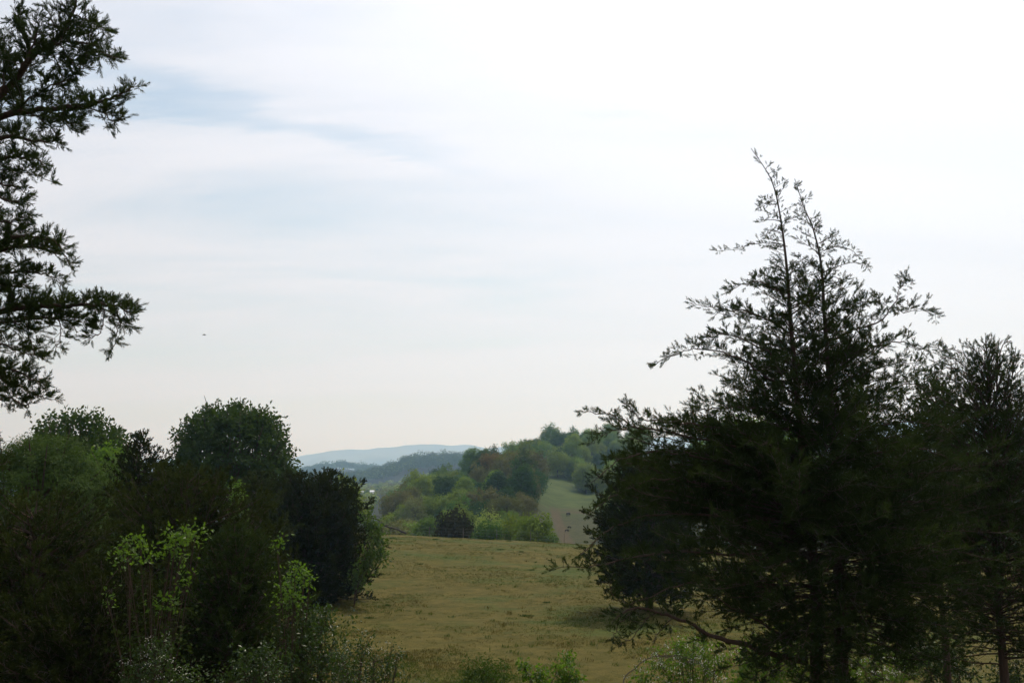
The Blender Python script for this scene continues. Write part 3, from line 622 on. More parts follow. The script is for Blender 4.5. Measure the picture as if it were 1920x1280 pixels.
def broadleaf(label, base, H, rad, cz, nl, npts, per, size, crad, mat, seed, name='broadleaf_tree', trunk_r=0.15, tmpl=LEAF, cat='tree', lr=(0.36, 0.52), shell=0.55, lo=-0.35, group=None, squash=0.85, mesh_only=False, bark='bark', jit=0.2, outward=False):
    rng = np.random.default_rng(seed); base = np.asarray(base, float); rad = np.asarray(rad, float)
    cen = base + np.array((0, 0, cz)); P, lc = crown_points(cen, rad, nl, npts, rng, lr, shell, lo, squash, jit)
    P = P[P[:, 2] > base[2] + 0.15]
    c = MB()
    if outward:
        near = np.argmin(np.linalg.norm(P[:, None] - lc[None], axis=2), axis=1); leaf_cloud(c, P, crad, per, size, rng, tmpl, out=np.repeat(lc[near] * 0.75 + cen * 0.25, per, 0))
    else: leaf_cloud(c, P, crad, per, size, rng, tmpl)
    t_ = MB(); tt = px_smooth([base - np.array((0, 0, 0.1)), base + np.array((rng.normal() * 0.1, 0, cz * 0.5)), cen + np.array((rng.normal() * 0.15, 0, rad[2] * 0.1)), cen + np.array((0, 0, rad[2] * 0.8))])
    trunk_tube(t_, tt, trunk_r, trunk_r * 0.12, 7)
    for q in lc:
        k = rng.integers(len(tt) // 3, int(len(tt) * 0.75)); a = tt[k]; m = (a + q) / 2 + np.array((0, 0, -0.06 * np.linalg.norm(q - a))) + rng.normal(size=3) * 0.05 * rad[0]
        t_.tube(px_smooth([a, m, q, q + (q - m) * 0.4], 3), np.linspace(trunk_r * 0.42, trunk_r * 0.05, 10), 5)
    if mesh_only:
        return t_.mesh('trunk', [M[bark]], True, base), c.mesh('crown', [M[mat]], False, base)
    root = empty(name, base, label, cat, group)
    t_.build('trunk' if cat == 'tree' else 'stem', [M[bark]], root, smooth=True); c.build('crown' if cat == 'tree' else 'foliage', [M[mat]], root)
    return root
def sapling(label, px, Y, blobs, seed, mat='bright', size=0.09, per=26, crad=0.13, base_px=None, name='sapling', cat='sapling', blossoms=0, tmpl=LEAF, stems=True, group=None, under=0.0, bl_size=0.03):
    """thin stems rising from the ground to leaf tufts given as (column, row, radius px, tufts)"""
    rng = np.random.default_rng(seed); b0 = W(base_px if base_px is not None else px, 900, Y); b0[2] = gz(b0[0], Y)
    root = empty(name, b0, label, cat, group); st = MB(); lf = MB(); bl = MB(); hub = b0 + np.array((0, 0, 0.3))
    for (a, r, rp, n) in blobs:
        c = W(a, r, Y + rng.uniform(-0.4, 0.4)); R = rp * Y / FPX
        m = hub * 0.45 + c * 0.55 + np.array((rng.normal() * 0.1, rng.normal() * 0.1, 0.1)); main = px_smooth([hub - np.array((0, 0, 0.4)), hub * 0.8 + c * 0.2 + rng.normal(size=3) * 0.04, m, c])
        st.tube(main, np.linspace(0.010, 0.004, len(main)), 5)
        T = c + rng.normal(size=(n, 3)) * R * 0.5 * np.array((1, 1, 0.9)); T[:, 2] = np.maximum(T[:, 2], b0[2] + 0.05)
        if under:
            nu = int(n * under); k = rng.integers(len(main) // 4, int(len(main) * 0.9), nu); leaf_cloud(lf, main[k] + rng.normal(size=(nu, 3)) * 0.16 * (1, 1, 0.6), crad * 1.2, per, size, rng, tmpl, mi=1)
        anchors = main[rng.integers(len(main) * 2 // 3, len(main), n)]; st.prisms(anchors, T, 0.004, 0.0015)
        leaf_cloud(lf, T, crad, per, size, rng, tmpl)
        if blossoms:
            k = rng.random(n) < blossoms; Q = T[k] + rng.normal(size=(k.sum(), 3)) * crad * 0.4 + np.array((0, -0.04, 0.05))
            if len(Q): leaf_cloud(bl, Q, 0.035, 7, bl_size, rng, LEAF)
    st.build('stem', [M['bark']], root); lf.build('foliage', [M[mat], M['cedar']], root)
    if bl.n: bl.build('blossom', [M['blossom']], root)  # flowers on most plants, painted leaf glints on the glossy-leaved shrub
    return root

left_cedar(); right_cedar()

# right-hand neighbours
cedar('red cedar at the right edge with several feathery tops and a single reddish trunk', 1856, 15.5, 632, [(636, 12), (660, 45), (700, 105), (760, 140), (820, 150), (900, 160), (1000, 165), (1100, 160), (1215, 140)], 380, 31, tmpl=SPR_FINE,
      sec_step=0.085, sec_len=0.38, spray_step=0.06, spray_len=0.13, r0=0.10, lean=-8, tops=((1905, 650), (1872, 640)), start=0.22,
      extra=(([(1850, 760), (1810, 700), (1780, 690), (1745, 700)], 15.5, 15.0), ([(1850, 740), (1800, 680), (1770, 672), (1735, 690)], 15.5, 15.2), ([(1850, 800), (1790, 760), (1745, 745), (1720, 765)], 15.5, 15), ([(1850, 780), (1800, 720), (1770, 705), (1750, 720)], 15.5, 16), ([(1860, 760), (1890, 680), (1915, 665), (1930, 680)], 15.5, 15.5), ([(1852, 740), (1810, 670), (1785, 655), (1765, 662)], 15.5, 15.8), ([(1850, 700), (1830, 660), (1815, 650)], 15.5, 15.4), ([(1856, 720), (1880, 650), (1898, 640)], 15.5, 15.6), ([(1850, 860), (1790, 820), (1740, 810)], 15.5, 15.2)))
cedar('dark cedar mostly beyond the right edge of the view', 2010, 17.0, 640, [(660, 20), (760, 110), (900, 170), (1050, 190), (1180, 120)], 120, 32, sec_step=0.12, r0=0.12)
cedar('round blackish cedar standing in the pasture behind the twin-trunked cedar', 1213, 46, 838, [(845, 30), (880, 75), (940, 115), (1000, 125), (1060, 122), (1100, 112), (1122, 90)], 330, 33, mat='cedar_dark', tmpl=SPR_MID,
      sec_step=0.20, sec_len=0.85, spray_step=0.11, spray_len=0.36, r0=0.2, elev=(0.0, 0.9), start=0.35, droop=0.1)
cedar('smaller cedar filling the gap between the twin-trunked cedar and the right edge cedar', 1752, 20, 684, [(690, 20), (720, 60), (770, 95), (850, 115), (1000, 120), (1120, 100)], 190, 41, sec_step=0.12, sec_len=0.42, spray_step=0.085, spray_len=0.19, r0=0.09, tops=((1725, 720),))
# left pasture cedar
cedar('dense rounded dark cedar at the left side of the pasture', 590, 50, 886, [(890, 40), (900, 88), (930, 112), (960, 124), (1010, 128), (1040, 130), (1080, 124), (1108, 112), (1122, 90)], 470, 34, mat='cedar_dark', tmpl=SPR_MID,
      sec_step=0.20, sec_len=0.85, spray_step=0.11, spray_len=0.36, r0=0.22, elev=(0.0, 0.9), start=0.35, tops=((535, 884), (605, 896)), droop=0.1)
cedar('narrow brownish cedar filling the gap left of the dense pasture cedar', 480, 44, 885, [(890, 20), (930, 60), (1000, 85), (1080, 90)], 130, 35, mat='cedar_bronze', tmpl=SPR_BIG, sec_step=0.26, sec_len=0.7, spray_step=0.22, spray_len=0.36, r0=0.15)
# left foreground mass
cedar('broad bronze-green cedar in the left foreground below the round broadleaf tree', 350, 21, 868, [(875, 30), (895, 95), (930, 150), (1000, 200), (1080, 235), (1160, 270), (1240, 290), (1300, 260)], 330, 36, mat='cedar_bronze',
      sec_step=0.13, sec_len=0.5, spray_step=0.10, spray_len=0.22, r0=0.16, tops=((300, 880), (410, 885)), elev=(0.0, 0.9))
cedar('cedar with two sharp dark tops beside the leafy trees at left', 264, 32, 812, [(815, 10), (835, 32), (860, 55), (900, 80), (960, 100), (1060, 120)], 170, 37, mat='cedar_dark', tmpl=SPR_MID,
      sec_step=0.17, sec_len=0.5, spray_step=0.13, spray_len=0.27, r0=0.15, tops=((292, 848), (238, 838)))
cedar('shaded olive cedar at the lower left edge under the feathery tree', 70, 17, 930, [(935, 60), (970, 150), (1020, 210), (1080, 240), (1160, 260), (1260, 260)], 230, 38, mat='cedar_bronze',
      sec_step=0.12, sec_len=0.45, spray_step=0.095, spray_len=0.19, r0=0.13, elev=(0.1, 0.7))
cedar('low dark green cedar at the bottom left whose right flank meets the pasture', 440, 17, 985, [(990, 30), (1030, 90), (1080, 120), (1140, 150), (1200, 170), (1300, 190)], 230, 39, mat='cedar',
      sec_step=0.11, sec_len=0.42, spray_step=0.09, spray_len=0.18, r0=0.10)
cedar('small blackish cedar at the bottom left behind the blossoming shrub', 190, 15.5, 1050, [(1055, 60), (1100, 150), (1180, 210), (1300, 240)], 170, 40, mat='cedar_dark', sec_step=0.12, sec_len=0.42, spray_step=0.09, spray_len=0.18, r0=0.08)

# broadleaf trees on the left
P0 = W(432, 900, 60); P0[2] = gz(P0[0], 60)
broadleaf('round-headed dark green broadleaf tree against the sky left of the valley', P0, 10, (3.75, 3.6, 4.1), 6.0, 60, 1150, 22, 0.24, 0.36, 'oak', 51, trunk_r=0.2, jit=0.07, lr=(0.18, 0.27), shell=0.45, lo=-0.45)
P1 = W(150, 900, 44); P1[2] = gz(P1[0], 44)
broadleaf('dark broadleaf tree rising behind the feathery tree at upper left', P1, 10, (2.6, 2.6, 2.9), 5.9, 20, 1200, 12, 0.20, 0.34, 'oak', 52, trunk_r=0.16, lr=(0.28, 0.44), shell=0.4)
P1b = W(205, 900, 39); P1b[2] = gz(P1b[0], 39)
broadleaf('yellow-green leafy tree between the dark broadleaf tree and the pointed cedar', P1b, 8, (1.2, 1.2, 2.0), 5.1, 14, 420, 12, 0.16, 0.28, 'bright', 53, trunk_r=0.10, lr=(0.3, 0.5))
P2 = W(60, 900, 30); P2[2] = gz(P2[0], 30)
broadleaf('light green feathery tree with billowing foliage at the left edge', P2, 7, (2.6, 2.2, 2.9), 4.2, 46, 5200, 16, 0.12, 0.16, 'feather', 54, name='feathery_tree', outward=True, jit=0.12, trunk_r=0.14, tmpl=NARROW, lr=(0.20, 0.32), shell=0.72, lo=-0.6)

P3 = W(1420, 900, 62); P3[2] = gz(P3[0], 62)
broadleaf('yellow-green tree glowing through the left half of the twin-trunked cedar', P3, 9, (3.6, 3.0, 3.4), 6.6, 24, 900, 12, 0.24, 0.36, 'bright', 55, trunk_r=0.14, lr=(0.26, 0.40), shell=0.5)
# saplings and shrubs
sapling('bright green leafy sapling on the right flank of the dense pasture cedar', 690, 48, [(702, 985, 14, 13), (706, 1010, 16, 15), (702, 1035, 18, 17), (714, 1045, 10, 9), (690, 968, 8, 6), (688, 1060, 16, 14), (676, 1080, 14, 12), (664, 1095, 10, 8)], 61, mat='mid', size=0.17, per=16, crad=0.34, base_px=668)
sapling('pale green bush showing above the right shoulder of the dense pasture cedar', 655, 58, [(640, 915, 16, 14), (655, 930, 18, 18), (672, 950, 14, 12), (640, 945, 18, 14)], 62, mat='f_pale', size=0.22, per=20, crad=0.4)
sapling('slim bright sapling glowing between the bronze cedar and the dense cedar', 443, 40, [(440, 915, 6, 5), (443, 935, 12, 9), (440, 955, 14, 10), (446, 975, 14, 10)], 63, size=0.16, per=16, crad=0.26)
sapling('sunlit yellow-green sapling shining in the middle of the dark lower left', 300, 12.5, [(245, 1020, 18, 9), (238, 1045, 14, 6), (262, 1012, 10, 5), (330, 1010, 20, 12), (350, 1000, 14, 8), (366, 1000, 14, 8), (322, 1030, 16, 8), (340, 1050, 12, 5), (280, 1040, 12, 5), (300, 1135, 16, 6), (320, 1128, 10, 4), (350, 1090, 14, 4), (200, 1120, 12, 3)], 64, size=0.058, per=9, crad=0.10, under=2.6)
sapling('bright green sapling rising along the right flank of the low dark cedar', 555, 15, [(552, 1068, 12, 6), (570, 1078, 12, 6), (545, 1090, 14, 7), (580, 1086, 8, 4), (550, 1115, 18, 11), (545, 1135, 18, 10), (525, 1105, 10, 4), (518, 1018, 10, 4)], 65, size=0.06, per=11, crad=0.11, under=2.2)
sapling('dark leafy shrub beside the pasture below the bright flank sapling', 600, 15, [(590, 1160, 22, 16), (610, 1150, 16, 10), (575, 1185, 28, 22), (610, 1190, 30, 24), (560, 1220, 30, 24), (600, 1240, 36, 34), (640, 1260, 30, 26), (560, 1270, 40, 34)], 66, mat='shrub', size=0.06, per=16, crad=0.13, name='shrub', cat='shrub')
sapling('loose glossy-leaved shrub with glints painted as white flecks at the pasture edge, left of centre', 680, 13.5, [(640, 1230, 26, 16), (690, 1195, 12, 6), (680, 1215, 20, 12), (700, 1240, 30, 24), (660, 1262, 34, 30), (730, 1262, 26, 16), (700, 1280, 40, 34), (745, 1232, 12, 5), (640, 1290, 40, 34), (735, 1212, 10, 3), (760, 1280, 20, 8)], 67, mat='shrub', size=0.042, per=13, crad=0.11, name='shrub', cat='shrub', blossoms=0.22, bl_size=0.014)  # the white petal quads here are painted glints on glossy leaves
sapling('pale grey-green shrub with small white flowers at the bottom left', 280, 12, [(270, 1225, 22, 12), (300, 1215, 14, 6), (260, 1255, 28, 22), (300, 1250, 30, 22), (330, 1280, 30, 20), (250, 1285, 34, 30), (300, 1290, 34, 30), (310, 1200, 8, 3)], 68, mat='shrub', size=0.045, per=13, crad=0.10, name='shrub', cat='shrub', blossoms=0.3, bl_size=0.016)
sapling('low dark shrub between the pale shrub and the pasture-edge shrub', 470, 12.5, [(460, 1235, 22, 12), (500, 1225, 20, 10), (480, 1265, 34, 26), (520, 1260, 24, 16), (430, 1280, 30, 20), (370, 1270, 20, 8)], 69, mat='shrub', size=0.05, per=14, crad=0.11, name='shrub', cat='shrub')
sapling('grey-green bushy shrub at the bottom centre', 905, 21, [(885, 1262, 22, 18), (905, 1255, 22, 20), (930, 1260, 22, 18), (900, 1285, 38, 40), (940, 1285, 26, 24), (945, 1245, 8, 4), (865, 1275, 14, 8)], 70, mat='feather', size=0.09, per=18, crad=0.15, name='shrub', cat='shrub', tmpl=NARROW)
sapling('yellow-green weed with three leafy heads right of the bottom centre shrub', 1030, 19, [(982, 1245, 7, 6), (986, 1262, 8, 7), (1013, 1262, 11, 10), (1015, 1280, 12, 10), (1062, 1235, 10, 9), (1045, 1255, 12, 10), (1068, 1262, 14, 12), (1055, 1280, 20, 18), (1080, 1275, 10, 6)], 71, mat='bright', size=0.075, per=14, crad=0.12, name='weed', cat='plant')
sapling('bright bramble bush with white blossoms under the long bare cedar limb', 1300, 17, [(1270, 1215, 20, 14), (1300, 1205, 16, 10), (1240, 1245, 28, 24), (1290, 1240, 34, 34), (1330, 1225, 24, 18), (1210, 1275, 22, 16), (1260, 1280, 40, 40), (1320, 1270, 36, 34), (1340, 1245, 20, 14)], 72, mat='bright', size=0.055, per=14, crad=0.14, name='bramble_bush', cat='bush', blossoms=0.35, bl_size=0.034)
sapling('leafy green bush seen between the bare limb and the twin trunks', 1420, 19, [(1400, 1240, 30, 26), (1440, 1225, 30, 22), (1480, 1210, 24, 14), (1390, 1275, 36, 30), (1450, 1265, 40, 36), (1495, 1260, 26, 20), (1475, 1185, 12, 6)], 73, mat='bright', size=0.075, per=14, crad=0.18, name='bramble_bush', cat='bush', blossoms=0.06, bl_size=0.03)
sapling('green shrub with white blossom clusters right of the twin trunks', 1640, 17, [(1600, 1262, 20, 14), (1640, 1250, 30, 22), (1680, 1262, 30, 24), (1620, 1280, 36, 34), (1700, 1235, 26, 16), (1650, 1225, 18, 9)], 74, mat='bright', size=0.055, per=13, crad=0.14, name='bramble_bush', cat='bush', blossoms=0.4, bl_size=0.036)
sapling('dull green shrub in front of the pasture gap near the right cedar trunk', 1740, 22, [(1710, 1190, 24, 16), (1740, 1215, 34, 28), (1780, 1230, 34, 28), (1700, 1225, 24, 16), (1740, 1260, 44, 44), (1800, 1260, 36, 34), (1720, 1165, 14, 6)], 75, mat='shrub', size=0.085, per=14, crad=0.2, name='shrub', cat='shrub', blossoms=0.12, bl_size=0.03)
sapling('white-flecked shrub at the bottom right corner', 1890, 16, [(1880, 1260, 24, 16), (1905, 1245, 22, 14), (1900, 1280, 34, 30), (1870, 1285, 26, 18)], 76, mat='shrub', size=0.055, per=13, crad=0.13, name='shrub', cat='shrub', blossoms=0.2, bl_size=0.026)

def cane():
    rng = np.random.default_rng(5); root = empty('bramble_cane', W(1168, 1300, 11.5), 'arching bare cane with small white flowers in front of the bramble bush', 'bramble')
    root.location.z = gz(root.location.x, 11.5)
    mb = MB(); pts = px_branch([(1150, 1420), (1168, 1283), (1190, 1252), (1220, 1232), (1260, 1228), (1300, 1236), (1340, 1262)], 11.5, 12.4, rng, 0.004)
    mb.tube(pts, np.linspace(0.007, 0.003, len(pts)), 5); bl = MB(); Q = pts[rng.integers(6, len(pts), 22)] + rng.normal(size=(22, 3)) * 0.03
    mb.prisms(pts[rng.integers(6, len(pts), 22)], Q, 0.0015, 0.001); leaf_cloud(bl, Q, 0.03, 7, 0.02, rng); mb.build('stem', [M['twig']], root); bl.build('blossom', [M['blossom']], root)
cane()

# ------------------------------------------------------------------ hill woods
protos = []
def proto(kind, seed):
    o = np.zeros(3)
    if kind == 'round': return broadleaf('', o, 9, (4.3, 4.3, 4.3), 4.4, 20, 800, 7, 0.50, 0.75, 'f_green', seed, mesh_only=True, outward=True, trunk_r=0.22, lr=(0.24, 0.44), shell=0.6, lo=-0.75, jit=0.3)
    if kind == 'tall': return broadleaf('', o, 11, (3.5, 3.5, 5.4), 5.2, 20, 800, 7, 0.50, 0.75, 'f_green', seed, mesh_only=True, outward=True, trunk_r=0.2, lr=(0.22, 0.38), shell=0.6, lo=-0.8, jit=0.3)
    if kind == 'loose': return broadleaf('', o, 9, (3.4, 3.4, 4.0), 5.2, 20, 360, 6, 0.42, 0.7, 'f_green', seed, mesh_only=True, outward=True, trunk_r=0.2, lr=(0.26, 0.40), shell=0.4, bark='twig')
    if kind == 'bush': return broadleaf('', o, 5, (2.6, 2.4, 2.4), 2.2, 16, 620, 7, 0.36, 0.4, 'f_green', seed, mesh_only=True, outward=True, trunk_r=0.12, lr=(0.34, 0.50), shell=0.7, lo=-0.9)
    if kind == 'cone':
        rng = np.random.default_rng(seed); n = 700; h = rng.uniform(0, 1, n) ** 1.4; r = 2.4 * (1 - h) ** 0.7 * rng.uniform(0.75, 1.05, n); a = rng.uniform(0, 6.28, n)
        P = np.stack([np.cos(a) * r, np.sin(a) * r, 0.4 + h * 6.6 + vnoise(a * 2, h * 9, 4) * 0.5], 1); c = MB(); leaf_cloud(c, P, 0.4, 7, 0.38, rng, NARROW)
        t_ = MB(); trunk_tube(t_, np.array([(0, 0, -0.1), (0, 0, 3.5), (0, 0, 7.0)]), 0.2, 0.02); return t_.mesh('trunk', [M['bark']], True), c.mesh('crown', [M['f_deep']])
for k in ('round', 'tall', 'loose', 'bush', 'cone'):
    for s in range(3 if k != 'cone' else 2): protos.append((k, *proto(k, 100 + len(protos))))
PK = {k: [p for p in protos if p[0] == k] for k in ('round', 'tall', 'loose', 'bush', 'cone')}
rngH = np.random.default_rng(77)
def put_tree(kind, x, y, s, matk, label, group=None, name=None, sz=1.0, z=None):
    p = PK[kind][rngH.integers(len(PK[kind]))]; zz = gz(x, y) - 0.15 if z is None else z
    root = empty(name or ('conifer_tree' if kind == 'cone' else 'bush' if kind == 'bush' else 'broadleaf_tree'), (x, y, zz), label, 'bush' if kind == 'bush' else 'tree', group)
    root.rotation_euler = (0, 0, rngH.uniform(0, 6.28)); root.scale = (s, s, s * sz)
    for nm, me in (('trunk', p[1]), ('crown', p[2])):
        o = bpy.data.objects.new(nm, me); COL.objects.link(o); o.parent = root
        if nm == 'crown': o.material_slots[0].link = 'OBJECT'; o.material_slots[0].material = M['f_' + matk]
    return root
def at_px(px, row, Y): p = W(px, row, Y); return p[0], Y
GRP = {'green': ('leafy green tree on the wooded hill beyond the pasture', 'green trees on the wooded hill'),
       'yellow': ('yellow-green spring tree on the wooded hill beyond the pasture', 'yellow-green trees on the wooded hill'),
       'deep': ('deep dark green tree on the wooded hill beyond the pasture', 'dark green trees on the wooded hill'),
       'brown': ('brownish barely leafed tree on the wooded hill beyond the pasture', 'brownish trees on the wooded hill'),
       'pale': ('pale green tree on the wooded hill beyond the pasture', 'pale green trees on the wooded hill'),
       'grey': ('greyish bare tree in the hollow beyond the pasture crest', 'greyish bare trees in the hollow')}
# named trees just beyond the fence: (kind, column, distance, scale, colour, label, vertical stretch)
for kind, px, Y, s, mk, lab, sz in [
    ('bush', 968, 116, 1.05, 'yellow', 'large bright green bush behind the fence, left half of the pair at the track', 1.35),
    ('bush', 1001, 112, 0.98, 'yellow', 'large bright green bush behind the fence, right half of the pair at the track', 1.25),
    ('bush', 1028, 110, 0.5, 'green', 'small green bush at the right end of the bushes behind the fence', 1.3),
    ('bush', 918, 114, 0.85, 'green', 'rounded olive bush right of the dark conifer behind the fence', 1.3),
    ('bush', 938, 112, 0.50, 'yellow', 'small bright bush tucked between the olive bush and the large bright bushes', 1.3),
    ('loose', 915, 124, 0.62, 'pale', 'pale blossoming sapling standing up behind the olive bush', 1.45),
    ('bush', 852, 116, 1.0, 'blackish', 'broad blackish conifer standing behind the fence, darkest tree in the valley', 1.55),
    ('tall', 806, 150, 0.78, 'green', 'upright green tree left of the broad blackish conifer', 1.0),
    ('tall', 778, 158, 0.70, 'yellow', 'yellow-green tree at the foot of the wooded hill', 1.05),
    ('loose', 735, 150, 1.0, 'brown', 'brown barely leafed tree in the hollow left of the wooded hill', 1.0),
    ('loose', 712, 160, 0.95, 'grey', 'greyish bare tree in the hollow beside the fallen trunk', 1.0),
    ('loose', 760, 165, 0.9, 'grey', 'greyish bare tree behind the yellow-green tree at the hill foot', 1.0),
    ('tall', 860, 190, 0.75, 'green', 'green tree standing directly above the broad blackish conifer', 1.1),
    ('round', 942, 205, 0.72, 'deep', 'dark rounded tree above the large bright bushes', 1.1),
    ('tall', 984, 240, 0.95, 'deep', 'tall dark tree at the right edge of the wooded knoll by the green slope', 1.15),
    ('round', 925, 272, 1.15, 'russet', 'russet-topped tree on the crown of the wooded knoll', 0.95),
    ('round', 985, 262, 1.2, 'brown', 'wide brown tree on the crown of the wooded knoll right of the russet one', 1.0),
    ('round', 955, 255, 1.1, 'brown', 'brown tree between the russet tree and the wide brown tree', 1.0),
    ('tall', 1076, 372, 1.15, 'yellow', 'bright-edged oval tree at the top of the green slope', 1.1),
    ('round', 1056, 368, 0.95, 'deep', 'dark spreading tree with a visible trunk at the top of the green slope', 1.0),
    ('round', 1100, 330, 0.95, 'pale', 'pale round tree at the right side of the green slope', 1.1),
    ('tall', 1075, 345, 0.75, 'green', 'small green tree at the right side of the green slope', 1.0),
    ('round', 1112, 322, 0.8, 'deep', 'dark tree at the right side of the green slope below the pale one', 1.0),
    ('round', 1036, 440, 1.25, 'green', 'tallest tree breaking the skyline at the left of the wooded ridge', 1.25)]:
    x, y = at_px(px, 905, Y); put_tree(kind, x, y, s, mk, lab, sz=sz)
# the wood itself
pts = []
def in_pasture(px, Y):
    if Y < 262: return px > 1030 - 7200 / Y and px < 1150
    if Y < 340: return 1028 - 7200 / Y < px < 1100 - (Y - 262) * 0.2 + max(0, (300 - Y)) * 1.2
    return False
tries = 0
while len(pts) < 270 and tries < 60000:
    tries += 1; Y = rngH.uniform(165, 520) if rngH.random() < 0.8 else rngH.uniform(380, 500); px = rngH.uniform(700, 1200)
    if in_pasture(px, Y): continue
    if px < 770 and Y > 300: continue
    x = (px - 960) / FPX * Y; d = 4.9 if Y < 330 else 6.2
    if any((x - a) ** 2 + (Y - b) ** 2 < d * d for a, b, _ in pts): continue
    pts.append((x, Y, px))
HB = {}
for x, Y, px in sorted(pts, key=lambda q: q[2]):
    n = float(vnoise(np.array([x / 22 + 5]), np.array([Y / 22]), 8)[0]); u = rngH.random()
    if px < 790 and Y < 260: mk = 'grey' if u < 0.5 else 'brown' if u < 0.8 else 'yellow'
    elif 880 < px < 1020 and Y < 290 and n > 0.35: mk = 'brown' if u < 0.6 else 'deep' if u < 0.8 else 'green'
    else: mk = 'yellow' if n < 0.46 and u < 0.75 else 'deep' if n > 0.62 and u < 0.7 else 'green' if u < 0.72 else 'pale' if u < 0.80 else 'deep' if u < 0.92 else 'brown'
    kind = 'loose' if mk == 'grey' else ('round' if rngH.random() < 0.55 else 'tall'); g = GRP['brown' if mk == 'russet' else mk]
    s = rngH.uniform(0.62, 1.12) * (1.0 if Y > 240 else 0.85)
    if Y > 400: s *= 1.05
    r = put_tree(kind, x, Y, s, mk, g[0], g[1], sz=rngH.uniform(0.85, 1.2))
    cl = {'green': 'leaf-green', 'yellow': 'yellow-green', 'deep': 'dark green', 'brown': 'brownish', 'pale': 'pale green', 'grey': 'bare grey'}[mk]
    dz = 'low on the knoll' if Y < 235 else 'on the knoll top' if Y < 310 else 'behind the knoll' if Y < 400 else 'on the skyline ridge'
    cz = 'far left' if px < 790 else 'left of russet tree, upper' if px < 840 and Y > 300 else 'left of russet tree' if px < 900 else 'by russet tree' if px < 960 else 'above bright bushes' if px < 1030 else 'above green slope' if px < 1100 else 'behind twin cedar'
    sh = {'round': 'rounded', 'tall': 'upright', 'loose': 'thin'}[kind]
    HB.setdefault((cl, sh, dz, cz), []).append(r)
ORD = ['first', 'second', 'third', 'fourth', 'fifth', 'sixth', 'seventh', 'eighth', 'ninth', 'tenth'] + ['far'] * 40
for (cl, sh, dz, cz), L_ in HB.items():
    for i, r in enumerate(L_):
        r['label'] = f'{cl} {sh} tree {dz}, {cz}' + ('' if len(L_) == 1 else f', {ORD[i]} from left')

# far ridges: one mass of trees
def far_wood(name, label, Ys, pxs, count, seed, mk, size=(3.5, 6.0), q=60, ls=1.5):
    rng = np.random.default_rng(seed); Y = rng.uniform(*Ys, count); px = rng.uniform(*pxs, count); x = (px - 960) / FPX * Y; z = ground(x, Y)
    R = rng.uniform(*size, count) * 0.8; H = R * rng.uniform(1.5, 2.3, count)
    C = np.stack([x, Y, z + H * 0.45], 1); idx = np.repeat(np.arange(count), q); u = nrm(rng.normal(size=(len(idx), 3))); u[:, 2] = np.abs(u[:, 2]) * 1.0 - 0.25
    P = C[idx] + u * np.stack([R, R, H * 0.55], 1)[idx] * rng.uniform(0.75, 1.08, (len(idx), 1))
    mb = MB(); V = nrm(u + np.array((0, 0, 0.15)) + rng.normal(size=P.shape) * 0.3); X = nrm(np.cross(V, rng.normal(size=P.shape))); U = np.cross(V, X); sel = rng.random(count)[idx]
    mats = [M['f_' + k] for k in mk]
    for i in range(len(mk)):
        k = (sel >= i / len(mk)) & (sel < (i + 1) / len(mk)); mb.stamp(*LEAF, P[k], X[k], U[k], V[k], ls * rng.uniform(0.7, 1.3, k.sum()), i)
    return tag(mb.build(name, mats), label, kind='stuff')
far_wood('far_wood', 'hazy blue-green wood covering the middle ridge beyond the valley', (1300, 1580), (560, 1400), 1700, 1, ['deep', 'deep', 'green', 'deep', 'deep'], (8, 13), 60, 2.4)
far_wood('far_wood', 'bluish wood on the rounded far hill at the left of the valley', (2100, 2400), (380, 1300), 1400, 2, ['deep', 'deep', 'green'], (9, 15), 40, 3.4)
far_wood('far_wood', 'mixed low wood on the valley floor below the middle ridge', (520, 1250), (600, 900), 900, 3, ['green', 'yellow', 'deep', 'brown', 'pale', 'grey'], (2.6, 4.6), 60, 1.1)
far_wood('far_wood', 'green wood on the ridge seen through gaps in the right-hand cedars', (430, 520), (1300, 2100), 300, 4, ['green', 'yellow', 'deep'], (3.5, 6), 60, 1.3)

# far buildings on the valley floor
def house(px, Y, wdt, label):
    p = W(px, 905, Y); p[2] = zrow(922, Y) - wdt * 0.4; root = empty('farm_building', p, label, 'building'); mw = mat_plain('white_siding', (0.8, 0.8, 0.78), 0.6, 0.05); mr = mat_plain('metal_roof', (0.75, 0.76, 0.78), 0.35, 0.05)
    w, d, h, r = wdt / 2, wdt * 0.6, wdt * 0.5, wdt * 0.3; b = MB(); q = lambda a: a + p
    v = np.array([(-w, -d, 0), (w, -d, 0), (w, d, 0), (-w, d, 0), (-w, -d, h), (w, -d, h), (w, d, h), (-w, d, h), (-w, 0, h + r), (w, 0, h + r)])
    b.add(v + p, [[0, 1, 5, 4], [2, 3, 7, 6], [3, 0, 4, 7], [1, 2, 6, 5], [4, 7, 8, 8], [5, 9, 9, 6]][:4]); b.add(np.array([v[4], v[8], v[7], (v[4] + v[7]) / 2]) + p, [[0, 1, 2, 3]]); b.add(np.array([v[5], v[9], v[6], (v[5] + v[6]) / 2]) + p, [[0, 1, 2, 3]])
    b.build('wall', [mw], root); rf = MB(); e = 0.2
    for sgn in (-1, 1):
        a = np.array([(-w - e, sgn * (d + e), h - 0.16), (w + e, sgn * (d + e), h - 0.16), (w + e, 0, h + r + 0.02), (-w - e, 0, h + r + 0.02)]); t = a + np.array((0, 0, 0.15))
        rf.add(np.concatenate([a, t]) + p, [[0, 1, 2, 3], [4, 5, 6, 7], [0, 1, 5, 4], [1, 2, 6, 5], [3, 0, 4, 7]])
    rf.build('roof', [mr], root); return root
house(698, 640, 2.4, 'tiny white farm building with a bright roof on the valley floor, the right one')
house(679, 640, 1.6, 'tiniest white farm building on the valley floor, nearer the dense cedar')

